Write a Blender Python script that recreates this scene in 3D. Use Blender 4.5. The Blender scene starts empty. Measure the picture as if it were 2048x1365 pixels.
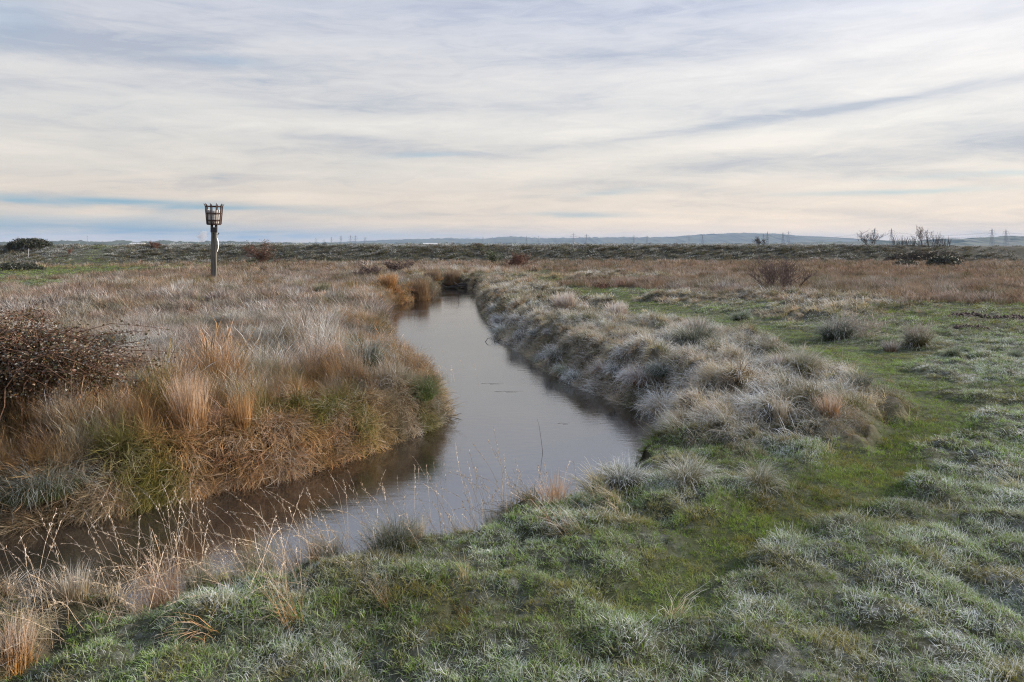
import bpy, math, random
import numpy as np
from mathutils import Vector, Matrix, noise as mnoise
sc = bpy.context.scene
R = math.radians
rng = np.random.default_rng(7); random.seed(7)

# ------------------------------------------------------------------ camera
EYE = 2.5; FPX = 1500.0                    # level camera with a falling front, so posts stay upright
cam = bpy.data.objects.new('camera', bpy.data.cameras.new('camera'))
cam.location = (0, 0, EYE); cam.rotation_euler = (math.pi/2, 0, 0); cam.data.shift_y = -192.5/2048
cam.data.sensor_width = 36; cam.data.lens = FPX/2048*36
cam.data.clip_start = .05; cam.data.clip_end = 30000
sc.collection.objects.link(cam); sc.camera = cam

def ray(u, v):
    return (u-1024)/FPX, 1.0, (490-v)/FPX
def at(u, v, z=0.0):            # point of the level z seen at a photo pixel
    x, y, w = ray(u, v); k = (z-EYE)/min(w, -1e-4)
    return (x*k, y*k)
def atd(u, v, Y):               # point at forward distance Y
    x, y, w = ray(u, v); k = Y/y
    return (x*k, Y, EYE+w*k)

# ------------------------------------------------------------------ world and sun
SUN_AZ = 74.0; SUN_EL = 21.0      # azimuth clockwise from +Y (the view direction)
world = bpy.data.worlds.new('World'); sc.world = world; world.use_nodes = True
class NT:
    def __init__(s, tree): s.t = tree; s.n = tree.nodes; s.l = tree.links
    def node(s, typ, **kw):
        n = s.n.new(typ)
        for k, v in kw.items(): setattr(n, k, v)
        return n
    def put(s, sock, v):
        if isinstance(v, bpy.types.NodeSocket): s.l.new(v, sock)
        elif v is not None: sock.default_value = v
    def m(s, op, a, b=None, c=None, clamp=False):
        n = s.n.new('ShaderNodeMath'); n.operation = op; n.use_clamp = clamp
        for i, v in enumerate((a, b, c)):
            if v is not None: s.put(n.inputs[i], v)
        return n.outputs[0]
    def mix(s, f, a, b, blend='MIX'):
        n = s.n.new('ShaderNodeMix'); n.data_type = 'RGBA'; n.blend_type = blend
        s.put(n.inputs[0], f)
        for sock, v in ((n.inputs[6], a), (n.inputs[7], b)):
            s.put(sock, (tuple(v)+(1,))[:4] if isinstance(v, (tuple, list)) else v)
        return n.outputs[2]
    def ss(s, x, a, b):
        n = s.n.new('ShaderNodeMapRange'); n.interpolation_type = 'SMOOTHSTEP'
        s.put(n.inputs[0], x); n.inputs[1].default_value = a; n.inputs[2].default_value = b
        return n.outputs[0]
    def noise(s, vec, scale, detail=4, rough=.55, dist=0.):
        n = s.n.new('ShaderNodeTexNoise'); s.put(n.inputs['Vector'], vec)
        n.inputs['Scale'].default_value = scale; n.inputs['Detail'].default_value = detail
        n.inputs['Roughness'].default_value = rough; n.inputs['Distortion'].default_value = dist
        return n.outputs['Fac']
    def comb(s, x, y, z):
        n = s.n.new('ShaderNodeCombineXYZ')
        for i, v in enumerate((x, y, z)): s.put(n.inputs[i], v)
        return n.outputs[0]
W = NT(world.node_tree); W.n.clear()
tc = W.node('ShaderNodeTexCoord').outputs['Generated']
sep = W.node('ShaderNodeSeparateXYZ'); W.l.new(tc, sep.inputs[0])
dx, dy, dz = sep.outputs
az = W.m('ARCTAN2', dx, dy); el = W.m('ARCSINE', dz)
sky = W.node('ShaderNodeTexSky', sky_type='NISHITA', sun_disc=False)
sky.sun_elevation = R(SUN_EL); sky.sun_rotation = R(SUN_AZ); sky.air_density = 1.2; sky.dust_density = 1.5; sky.ozone_density = 1.4
zc = W.m('ADD', W.m('MAXIMUM', dz, 0.0), .11)
px = W.m('DIVIDE', dx, zc); py = W.m('DIVIDE', dy, zc)
tx = W.m('ADD', px, W.m('MULTIPLY', py, .25)); ty = W.m('SUBTRACT', py, W.m('MULTIPLY', px, .12))
n1 = W.noise(W.comb(W.m('MULTIPLY', tx, .42), W.m('MULTIPLY', ty, 1.1), 3.1), 1.0, 7, .56, .5)
n2 = W.noise(W.comb(W.m('MULTIPLY', tx, .16), W.m('MULTIPLY', ty, .5), 9.4), 1.0, 4, .5, .3)
n3 = W.noise(W.comb(W.m('MULTIPLY', az, 5.), W.m('MULTIPLY', el, 34.), 1.7), 1.0, 5, .6, .4)
n4 = W.noise(W.comb(W.m('ADD', W.m('MULTIPLY', az, 11.), W.m('MULTIPLY', el, 6.)), W.m('SUBTRACT', W.m('MULTIPLY', el, 70.), W.m('MULTIPLY', az, 3.)), 7.7), 1.0, 6, .65, .8)
cl = W.m('ADD', W.m('ADD', W.m('MULTIPLY', n1, .5), W.m('MULTIPLY', W.m('SUBTRACT', n4, .5), .36)), W.m('ADD', W.m('MULTIPLY', n2, .25), W.m('MULTIPLY', n3, .25)))
# cloud base tone: warm cream low, lavender higher, brighter towards the sun on the right
cr = W.node('ShaderNodeValToRGB'); W.put(cr.inputs[0], W.m('DIVIDE', el, .36))
E = cr.color_ramp.elements
E[0].position = 0.0; E[0].color = (.92, .73, .54, 1)
E[1].position = 1.0; E[1].color = (.50, .55, .68, 1)
for p, c in ((.10, (.82, .69, .56)), (.25, (.72, .675, .625)), (.42, (.71, .70, .695)), (.62, (.70, .70, .73)), (.82, (.60, .63, .73))):
    e = E.new(p); e.color = c+(1,)
bright = W.m('ADD', .93, W.m('MULTIPLY', W.ss(az, -.35, .65), .17))
warp = W.m('MULTIPLY', W.m('SUBTRACT', n3, .5), .05)
elw = W.m('ADD', el, W.m('MULTIPLY', warp, .35))
def blob(u, v, su, sv, slope=0.):         # soft streak fixed in the sky, px of the photo -> angles
    x, y, z = ray(u, v); a0 = math.atan2(x, y); e0 = math.asin(z/math.sqrt(x*x+y*y+z*z))
    da = W.m('SUBTRACT', az, a0)
    de = W.m('SUBTRACT', W.m('SUBTRACT', elw, e0), W.m('MULTIPLY', da, slope))
    q = W.m('ADD', W.m('POWER', W.m('ABSOLUTE', W.m('DIVIDE', da, su/FPX)), 2.), W.m('POWER', W.m('ABSOLUTE', W.m('DIVIDE', de, sv/FPX)), 2.))
    return W.m('POWER', 2.718, W.m('MULTIPLY', q, -1.))
def addup(bl):
    s = None
    for a, k in bl:
        t = W.m('MULTIPLY', a, k); s = t if s is None else W.m('ADD', s, t)
    return s
grey = addup([(blob(290, 105, 330, 26, .02), .85), (blob(60, 60, 130, 50), .5), (blob(1640, 222, 520, 10, .10), .95), (blob(1250, 105, 420, 26, .05), .55),
              (blob(1420, 335, 260, 20, .06), .75), (blob(1950, 300, 240, 22, .08), .8), (blob(850, 305, 280, 16), .5),
              (blob(1500, 10, 260, 22), .6), (blob(640, 275, 220, 14), .45), (blob(60, 165, 130, 14), .4), (blob(1850, 60, 300, 10, .05), .35), (blob(700, 225, 260, 12, .03), .35)])
light = addup([(blob(1650, 110, 420, 22, .06), .6), (blob(1700, 255, 520, 16, .10), .8), (blob(1200, 265, 240, 20, .05), .6), (blob(800, 250, 380, 18, .03), .45), (blob(1900, 150, 300, 30), .6),
               (blob(150, 300, 250, 10), .3), (blob(700, 350, 600, 12), .4), (blob(1800, 20, 400, 30), .5), (blob(170, 432, 90, 12, .05), .7), (blob(1400, 15, 60, 10), .2)])
blue = addup([(blob(230, 409, 320, 9, -.02), 1.1), (blob(120, 450, 330, 26), .62), (blob(500, 470, 420, 13), .55), (blob(1150, 428, 110, 5), .45), (blob(1780, 385, 170, 6), .5),
              (blob(850, 312, 90, 5, .05), .35), (blob(1950, 352, 130, 5), .4), (blob(1250, 382, 100, 5, .05), .35), (blob(30, 30, 60, 40), .3), (blob(450, 120, 80, 10), .25)])
cs = W.m('MULTIPLY', W.m('SUBTRACT', cl, .5), 5.2)
tone = W.m('ADD', cs, W.m('SUBTRACT', light, W.m('MULTIPLY', grey, 1.15)))
cloud = W.mix(1., cr.outputs[0], W.comb(bright, bright, W.m('ADD', bright, .0)), 'MULTIPLY')
dark = W.mix(1., cloud, (.68, .74, .84), 'MULTIPLY')
lite = W.mix(1., cloud, (1.20, 1.17, 1.12), 'MULTIPLY')
c1 = W.mix(W.m('MULTIPLY', tone, -1., clamp=True), cloud, dark)
c2 = W.mix(W.m('MULTIPLY', tone, 1., clamp=True), c1, lite)
hole = W.m('MULTIPLY', blue, W.ss(W.m('SUBTRACT', W.m('ADD', n3, n1), W.m('MULTIPLY', light, .25)), .62, 1.15), clamp=True)
opening = W.ss(W.m('SUBTRACT', .40, cl), .0, .12)
hole2 = W.m('MAXIMUM', W.m('MULTIPLY', hole, 1.35, clamp=True), W.m('MULTIPLY', opening, .6))
# extra cloud glow round the unseen sun and brighter zenith, added to light the ground
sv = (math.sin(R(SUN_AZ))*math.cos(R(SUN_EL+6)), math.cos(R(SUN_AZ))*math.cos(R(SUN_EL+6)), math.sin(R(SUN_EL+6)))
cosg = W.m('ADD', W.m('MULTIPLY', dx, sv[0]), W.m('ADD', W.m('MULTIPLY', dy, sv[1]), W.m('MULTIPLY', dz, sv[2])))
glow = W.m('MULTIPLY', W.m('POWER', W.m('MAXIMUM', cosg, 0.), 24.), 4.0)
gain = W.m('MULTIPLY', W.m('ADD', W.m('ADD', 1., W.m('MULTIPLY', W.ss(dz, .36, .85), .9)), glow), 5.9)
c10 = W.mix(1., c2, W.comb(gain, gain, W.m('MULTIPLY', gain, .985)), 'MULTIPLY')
skyt = W.mix(1., sky.outputs[0], (.42, .70, .88), 'MULTIPLY')
skyc = W.mix(.6, skyt, (1.9, 2.7, 3.7))
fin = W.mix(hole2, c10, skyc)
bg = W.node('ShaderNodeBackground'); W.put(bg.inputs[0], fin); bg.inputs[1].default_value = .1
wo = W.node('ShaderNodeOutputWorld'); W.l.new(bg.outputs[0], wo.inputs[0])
world.cycles.sampling_method = 'MANUAL'; world.cycles.sample_map_resolution = 512

sl = bpy.data.lights.new('sun', 'SUN'); sl.energy = 5.0; sl.angle = R(1.2); sl.color = (1, .86, .70)
so = bpy.data.objects.new('sun', sl); sc.collection.objects.link(so)
sd = Vector((math.sin(R(SUN_AZ))*math.cos(R(SUN_EL)), math.cos(R(SUN_AZ))*math.cos(R(SUN_EL)), math.sin(R(SUN_EL))))
so.rotation_euler = sd.to_track_quat('Z', 'Y').to_euler(); so.location = sd*50
sc.view_settings.view_transform = 'Standard'; sc.view_settings.look = 'None'; sc.view_settings.exposure = 0.86
cy = sc.cycles
cy.use_denoising = True; cy.max_bounces = 6; cy.diffuse_bounces = 3; cy.glossy_bounces = 2; cy.transmission_bounces = 3
cy.transparent_max_bounces = 8; cy.volume_bounces = 0; cy.use_adaptive_sampling = True; cy.adaptive_threshold = .015
try: cy.denoising_prefilter = 'NONE'; cy.filter_width = 1.15
except Exception: pass

# ------------------------------------------------------------------ helpers
def link(o, parent=None):
    sc.collection.objects.link(o)
    if parent: o.parent = parent
    return o
def tag(o, label=None, cat=None, group=None, kind=None):
    if label: o['label'] = label
    if cat: o['category'] = cat
    if group: o['group'] = group
    if kind: o['kind'] = kind
    return o
def mesh_np(name, V, F, mat=None, parent=None, smooth=False, do_link=True):
    me = bpy.data.meshes.new(name)
    V = np.asarray(V, np.float32).reshape(-1, 3)
    if isinstance(F, np.ndarray):
        n, k = F.shape
        me.vertices.add(len(V)); me.vertices.foreach_set('co', V.ravel())
        me.loops.add(n*k); me.loops.foreach_set('vertex_index', F.astype(np.int32).ravel())
        me.polygons.add(n); me.polygons.foreach_set('loop_start', np.arange(0, n*k, k, dtype=np.int32))
        me.polygons.foreach_set('loop_total', np.full(n, k, np.int32))
        me.update(calc_edges=True)
    else:
        me.from_pydata([tuple(p) for p in V.tolist()], [], F)
    if smooth: me.polygons.foreach_set('use_smooth', np.ones(len(me.polygons), bool))
    if mat: me.materials.append(mat)
    o = bpy.data.objects.new(name, me)
    if do_link: link(o, parent)
    return o
def fattr(me, name, typ, data, dom='POINT'):
    a = me.attributes.new(name, typ, dom)
    a.data.foreach_set('vector' if typ == 'FLOAT_VECTOR' else 'value', np.ascontiguousarray(data).ravel())
def empty(name, loc, rz=0):
    o = bpy.data.objects.new(name, None); o.location = loc; o.rotation_euler = (0, 0, rz); o.empty_display_size = .3
    return link(o)
class MB:                                  # collects boxes / tubes into one mesh
    def __init__(s): s.v = []; s.f = []
    def add(s, V, F):
        b = len(s.v); s.v += [tuple(p) for p in V]; s.f += [tuple(i+b for i in f) for f in F]
    def box(s, c, d, rot=None):
        V = [Vector((x*d[0]/2, y*d[1]/2, z*d[2]/2)) for x in (-1, 1) for y in (-1, 1) for z in (-1, 1)]
        if rot: V = [rot @ p for p in V]
        s.add([p+Vector(c) for p in V], [(0, 1, 3, 2), (4, 6, 7, 5), (0, 4, 5, 1), (2, 3, 7, 6), (0, 2, 6, 4), (1, 5, 7, 3)])
    def tube(s, P, r, n=6, cap=True):
        P = [Vector(p) for p in P]; V = []; F = []
        if not isinstance(r, (list, tuple)): r = [r]*len(P)
        up = Vector((.3, .1, 1)).normalized()
        for i, p in enumerate(P):
            d = (P[min(i+1, len(P)-1)]-P[max(i-1, 0)]).normalized()
            a = d.cross(up if abs(d.dot(up)) < .95 else Vector((1, 0, 0))).normalized(); b = d.cross(a)
            V += [p+(a*math.cos(t*2*math.pi/n)+b*math.sin(t*2*math.pi/n))*r[i] for t in range(n)]
        for i in range(len(P)-1):
            for t in range(n):
                u = (t+1) % n; F.append((i*n+t, i*n+u, i*n+n+u, i*n+n+t))
        if cap: F.append(tuple(range(n))[::-1]); F.append(tuple(range((len(P)-1)*n, len(P)*n)))
        s.add(V, F)
    def ring(s, c, r, tr, n=24, flat=None):
        P = [(c[0]+r*math.cos(i*2*math.pi/n), c[1]+r*math.sin(i*2*math.pi/n), c[2]) for i in range(n)]
        if flat:                              # flat strap: height flat, thickness tr
            V = []; F = []
            for i in range(n):
                a = i*2*math.pi/n
                for rr, zz in ((r-tr/2, -flat/2), (r+tr/2, -flat/2), (r+tr/2, flat/2), (r-tr/2, flat/2)):
                    V.append((c[0]+rr*math.cos(a), c[1]+rr*math.sin(a), c[2]+zz))
            for i in range(n):
                j = (i+1) % n
                for k in range(4): F.append((i*4+k, i*4+(k+1) % 4, j*4+(k+1) % 4, j*4+k))
            s.add(V, F)
        else: s.tube(P+[P[0], P[1]], tr, 6, False)
    def build(s, name, mat, parent=None, smooth=False):
        return mesh_np(name, s.v, s.f, mat, parent, smooth)
def material(name):
    m = bpy.data.materials.new(name); m.use_nodes = True; m.node_tree.nodes.clear()
    return m, NT(m.node_tree)
def simple(name, c1, c2, scale=8, rough=.8, metal=0., bump=0., stretch=(1, 1, 1), detail=6):
    m, N = material(name)
    mp = N.node('ShaderNodeMapping'); mp.inputs['Scale'].default_value = stretch
    N.l.new(N.node('ShaderNodeTexCoord').outputs['Object'], mp.inputs[0])
    nz = N.noise(mp.outputs[0], scale, detail, .62)
    col = N.mix(N.ss(nz, .35, .65), c1, c2)
    b = N.node('ShaderNodeBsdfPrincipled'); N.put(b.inputs['Base Color'], col)
    b.inputs['Roughness'].default_value = rough; b.inputs['Metallic'].default_value = metal
    if bump:
        bp = N.node('ShaderNodeBump'); bp.inputs['Strength'].default_value = bump; bp.inputs['Distance'].default_value = .02
        N.put(bp.inputs['Height'], nz); N.l.new(bp.outputs[0], b.inputs['Normal'])
    o = N.node('ShaderNodeOutputMaterial'); N.l.new(b.outputs[0], o.inputs[0])
    return m

# ---- numpy noise
def _hash(ix, iy, s):
    h = (ix.astype(np.int64)*374761393 + iy.astype(np.int64)*668265263 + s*1442695041) & 0xffffffff
    h = ((h ^ (h >> 13))*1274126177) & 0xffffffff
    return ((h ^ (h >> 16)) & 0xffffff)/float(0xffffff)
def vnoise(x, y, s=0):
    ix = np.floor(x); iy = np.floor(y); fx = x-ix; fy = y-iy
    fx = fx*fx*(3-2*fx); fy = fy*fy*(3-2*fy)
    a = _hash(ix, iy, s); b = _hash(ix+1, iy, s); c = _hash(ix, iy+1, s); d = _hash(ix+1, iy+1, s)
    return (a*(1-fx)+b*fx)*(1-fy)+(c*(1-fx)+d*fx)*fy
def fbm(x, y, s=0, o=4):
    t = 0; a = .5; n = 0
    for i in range(o):
        t = t+a*vnoise(x, y, s+i*17); n += a; x = x*2.03+5.1; y = y*2.03+1.7; a *= .5
    return t/n
def mounds(x, y, cell, s=0):              # scattered domes 0..1
    gx = np.floor(x/cell); gy = np.floor(y/cell); out = np.zeros_like(x)
    for i in (-1, 0, 1):
        for j in (-1, 0, 1):
            cx = gx+i; cy_ = gy+j
            px_ = (cx+.15+.7*_hash(cx, cy_, s))*cell; py_ = (cy_+.15+.7*_hash(cx, cy_, s+5))*cell
            rr = cell*(.45+.55*_hash(cx, cy_, s+9)); hh = .25+.75*_hash(cx, cy_, s+13)
            d2 = ((x-px_)**2+(y-py_)**2)/rr**2
            out = np.maximum(out, np.maximum(0, 1-d2)**.55*hh)
    return out

# ------------------------------------------------------------------ the lie of the land
WATER_Z = -0.55
far_bank = [(-260, 1062), (0, 1056), (110, 1048), (220, 1030), (330, 1008), (420, 985), (520, 965), (620, 944), (700, 918), (770, 893), (835, 870), (880, 852),
            (893, 835), (880, 806), (846, 778), (812, 752), (786, 722), (772, 700), (778, 676), (772, 656), (764, 636), (762, 620), (790, 610), (825, 603), (852, 598), (866, 588), (868, 579), (900, 575), (930, 577), (962, 585)]
right_bank = [(957, 596), (958, 612), (970, 632), (985, 655), (1003, 676), (1030, 697), (1062, 722), (1100, 748), (1150, 772), (1205, 796), (1255, 814), (1300, 830), (1322, 842)]
near_bank = [(1330, 862), (1270, 885), (1205, 925), (1178, 960), (1110, 985), (1050, 1003), (985, 1018), (880, 1052), (800, 1070), (700, 1092), (600, 1108), (520, 1128), (430, 1165), (330, 1190), (230, 1210), (120, 1218), (0, 1232), (-150, 1250), (-330, 1262)]
poly = [at(u, v, WATER_Z) for u, v in far_bank+right_bank]
for i, (u, v) in enumerate(near_bank):
    p = at(u, v, .06); k = min(1, i/3)
    q = min(1, max(0, (1080-u)/420)); poly.append((p[0]-(.05+.08*q)*k, p[1]+(.14+.30*q)*k))
poly = poly+[(-11.5, 4.6), (-26, 6.5), (-26, 11.), (-9.5, 9.2)]
poly = np.array(poly)
def smooth_poly(P, it=2):
    for _ in range(it):
        Q = np.empty((len(P)*2, 2)); N_ = np.roll(P, -1, 0)
        Q[0::2] = .75*P+.25*N_; Q[1::2] = .25*P+.75*N_; P = Q
    return P
poly = smooth_poly(poly, 1)
def sdf(x, y):                            # >0 on land, <0 in the water; with direction to the nearest shore point
    sh = x.shape; x = x.ravel(); y = y.ravel()
    best = np.full(x.shape, 1e9); bx = np.zeros_like(x); by = np.zeros_like(x); ins = np.zeros(x.shape, bool)
    A = poly; B = np.roll(poly, -1, 0)
    for (ax, ay), (ex, ey) in zip(A, B):
        vx, vy = ex-ax, ey-ay; L = vx*vx+vy*vy+1e-12
        t = np.clip(((x-ax)*vx+(y-ay)*vy)/L, 0, 1)
        qx = ax+t*vx-x; qy = ay+t*vy-y; d = qx*qx+qy*qy
        m = d < best; best[m] = d[m]; bx[m] = qx[m]; by[m] = qy[m]
        if ey != ay:
            c = ((ay > y) != (ey > y)) & (x < (ex-ax)*(y-ay)/(ey-ay)+ax); ins ^= c
    d = np.sqrt(best); n = np.maximum(d, 1e-6)
    return (np.where(ins, -d, d).reshape(sh), (bx/n).reshape(sh), (by/n).reshape(sh))

TYPES = 'TPFORWD'     # turf, path, frosted tussock, orange tall, red-brown, wall rough, dirt
CP = '''100 1345 T .5|350 1335 T .45|700 1330 T .5|1000 1330 T .55|1300 1330 T .6|1600 1330 T .7|1950 1300 T .95|2100 1200 T .9|-100 1330 T .4
170 1270 T .4|40 1310 F .3|480 1230 T .6|340 1245 T .6|650 1220 T .35|820 1215 T .2|1000 1160 T .45|1200 1160 T .45|780 1140 T .5|560 1180 T .6|900 1120 T .7
1130 1260 T .35|1280 1210 P .2|1450 1140 P .15|1380 1160 P .18|1340 1190 P .2|1510 1095 P .12|1560 1070 P .15|1690 990 P .12|1735 962 P .1|1765 930 P .1|1815 880 P .1|1830 840 P .15|1640 1030 P .12|1740 945 P .1|1510 1105 P .15|1790 925 P .08|1850 870 P .12|1870 845 P .2|1800 900 P .1|1840 810 P .25|1815 785 P .3|1790 760 P .35|1700 715 P .45|1745 738 P .4|1650 697 P .5|1540 667 P .5|1420 643 P .5|1600 682 P .5|1480 655 P .5|1350 632 P .5|1250 612 P .4|1205 598 P .35|1300 622 P .4|1160 585 P .3|1110 562 P .1|1080 549 P .25
1900 1100 T .85|1700 1150 T .7|1560 1200 T .6|2010 950 T .75|1950 850 T .85|2030 760 T .9|1900 740 T .85|2048 700 T .8|1930 690 T .7|1990 655 T .35|1870 640 T .4|2040 630 T .3|2100 640 T .4|1950 1010 T .6|2150 900 T .8
1530 1010 T .6|1770 1030 T .6|1860 975 T .65|1690 1085 T .6|1600 1140 T .55|1940 905 T .7|1900 800 T .75|1280 1110 T .45|1380 1055 T .5|1330 1020 T .75|1420 940 T .5|1250 950 T .65|1110 1040 T .7|1110 1005 T .6|1050 1014 O .35|985 1029 F .4|880 1060 F .4|815 1078 O .35|740 1092 O .3|600 1118 O .35|510 1150 F .4|430 1178 F .45|335 1200 O .35|230 1222 F .4|120 1234 F .4|20 1248 F .4|985 1055 T .6|740 1120 T .6|600 1148 T .6|430 1210 T .5|230 1255 T .5|880 1110 T .6|700 1155 T .6|520 1200 T .6|330 1262 T .5|130 1300 T .4|990 1080 T .7|1620 920 T .6|1700 880 F .6|1160 985 F .7
1360 865 F .85|1450 830 F .8|1600 840 F .6|1700 830 F .6|1500 900 F .6|1550 770 F .85|1400 745 F .9|1300 730 F .95|1200 705 F 1|1100 662 F .95|1020 645 F .8|1000 612 F .5|1150 625 F .75|1050 590 F .5|1300 665 F .85|1450 700 F .8|1650 775 F .6|1740 800 T .5|1240 770 F .95|1120 715 F .95
980 585 F .4|1000 562 F .4|930 560 F .3|1500 625 T .6|1600 635 F .6|1720 660 T .6|1800 690 T .6|1300 590 T .6|1400 605 F .7|1650 612 F .5|1850 665 T .5|1200 560 F .6
1200 550 R .3|1350 575 R .3|1500 595 R .35|1700 595 R .25|1900 605 R .3|2048 605 R .3|2150 600 R .3|1100 535 R .3|1300 545 R .25|1600 552 R .15|1900 555 R .15|1750 550 R .15|2048 550 R .2|1450 540 R .2|900 545 R .3|1000 540 R .3|950 550 O .3
750 570 R .35|600 560 R .35|500 552 R .3|300 555 R .15|300 580 O .3|60 575 T .5|100 556 T .4|10 555 T .4|170 548 T .3|50 600 R .4|-60 590 R .4|300 620 R .5|150 610 R .5|500 600 R .55|600 620 R .5|500 665 R .6|650 650 R .65|700 605 O .4|780 590 O .2|820 592 O .1|745 660 O .35|300 680 R .6|400 720 R .6|520 740 R .65|700 720 O .3|800 762 O .15|600 800 O .2|400 800 O .15|500 860 O .15|700 850 O .2|820 830 O .1|860 850 O .0|250 900 O .1|100 870 O .1|90 985 F .5|300 960 O .1|500 930 O .12|20 940 O .1|-60 900 O .1|250 740 R .55|150 700 R .6|0 680 R .6|-60 1020 F .4|620 690 R .55|180 1010 O .3'''
cp = []
for tok in CP.replace('\n', '|').split('|'):
    u, v, t, f = tok.split(); x, y = at(float(u), float(v))
    cp.append((math.atan2(x, y), math.log(math.hypot(x, y)), TYPES.index(t), float(f)))
cp = np.array(cp)
WALL_Y = 95.0
def wall_base(x): return WALL_Y+1.6*np.sin(x/23.)+.8*np.sin(x/9.+1)-10*np.exp(-((x+54)/7.)**2)-4*np.exp(-((x+66)/14.)**2)
def zones(x, y):                          # weights per type (n,7) and frost
    sh = x.shape
    xw = x+(fbm(x*.55+y*.02, y*.35, 3)-.5)*(.35+.07*np.abs(y)); yw = y+(fbm(x*.5+40, y*.4+9, 4)-.5)*(.35+.10*np.abs(y))
    a = np.arctan2(xw, yw).ravel(); l = np.log(np.maximum(np.hypot(xw, yw), .5)).ravel()
    wt = np.zeros((a.size, 7)); fr = np.zeros(a.size); s = np.zeros(a.size)
    for ca, cl_, ct, cf in cp:
        d2 = (a-ca)**2+((l-cl_)*1.0)**2+2e-5
        w = d2**-2.6; wt[:, int(ct)] += w; fr += w*cf; s += w
    wt /= s[:, None]; fr /= s
    d = (y-wall_base(x)).ravel(); k = 1/(1+np.exp(-(d+.2)*1.8))
    # the green ramp up the bank at the left
    xr = x.ravel(); g = np.exp(-((xr+51+.35*(y.ravel()-90))/3.6)**2)*.9
    wt *= (1-k)[:, None]; wt[:, 5] += k*(1-g); wt[:, 0] += k*g
    fr = fr*(1-k)+k*(.42+.35*(d > 7))
    return wt.reshape(sh+(7,)), fr.reshape(sh)
def height(x, y, wt=None, s=None):
    if wt is None: wt, _ = zones(x, y)
    d = s if s is not None else sdf(x, y)[0]
    r = np.hypot(x, y)
    amp = wt@np.array([.12, .03, .38, .24, .20, .30, .08])
    h = .10*(fbm(x*.23, y*.23, 21, 3)-.5)*2*np.clip(r/8, 0, 1)
    mo = .62*mounds(x, y, .47, 31)+.62*mounds(x+7, y-3, .92, 57)
    amp = amp*np.clip(.35+d*.8, .35, 1)
    h = h+amp*mo*1.25+wt[..., 0]*.07*mounds(x, y, .42, 77)
    h += np.clip(amp, 0, .3)*.95*(fbm(x*2.9, y*2.9, 11, 4)-.5)
    # near shore the ground falls to the water
    rb_ = np.clip((x+2.2+(y-22)*-.08+.0)*1.2, 0, 1)*(y > 11)*(x > -.9*np.maximum(0, (y-18)/12)-.2)
    bw = np.where((y < 8.8+.1*x) & (x < 1.6), .62, .30+.60*rb_*(.6+.8*vnoise(x*1.3, y*1.3, 61)))
    k = np.clip((d+.02)/bw, 0, 1); k = k*k*(3-2*k)
    h = np.where(d > 0, (WATER_Z-.05)*(1-k)+h*k+.0, WATER_Z-.06-.5*np.clip(-d/.6, 0, 1))
    # sea wall
    b = wall_base(x); q = (y-b)
    top = 2.28+.03*np.sin(x/13.)
    ramp = 8.5+9*np.exp(-((x+54)/8.)**2)
    up = np.clip(q/ramp, 0, 1); up = up*up*(3-2*up)
    dn = np.clip((q-ramp-3)/9, 0, 1); dn = dn*dn*(3-2*dn)
    w = up*(1-dn)
    h = h*(1-w)+top*w+w*(.16*(mounds(x, y, 1.6, 91)-.3)+.12*(fbm(x*.5, y*.9, 8, 3)-.5)+.13*(fbm(x*.12, y*.2, 18, 2)-.5))
    h = np.where(y > b+30, -.3, h)
    return h

COL = {'T': (.115, .180, .027), 'P': (.125, .190, .026), 'F': (.29, .235, .145), 'O': (.28, .160, .072), 'R': (.205, .142, .104), 'W': (.080, .080, .048), 'D': (.04, .028, .02)}
SOILK = .6
COLM = np.array([COL[c] for c in TYPES])
SOIL = np.array([(.045, .05, .024), (.045, .06, .02), (.10, .085, .055), (.11, .065, .03), (.10, .07, .045), (.045, .045, .03), (.035, .024, .018)])*SOILK

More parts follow.
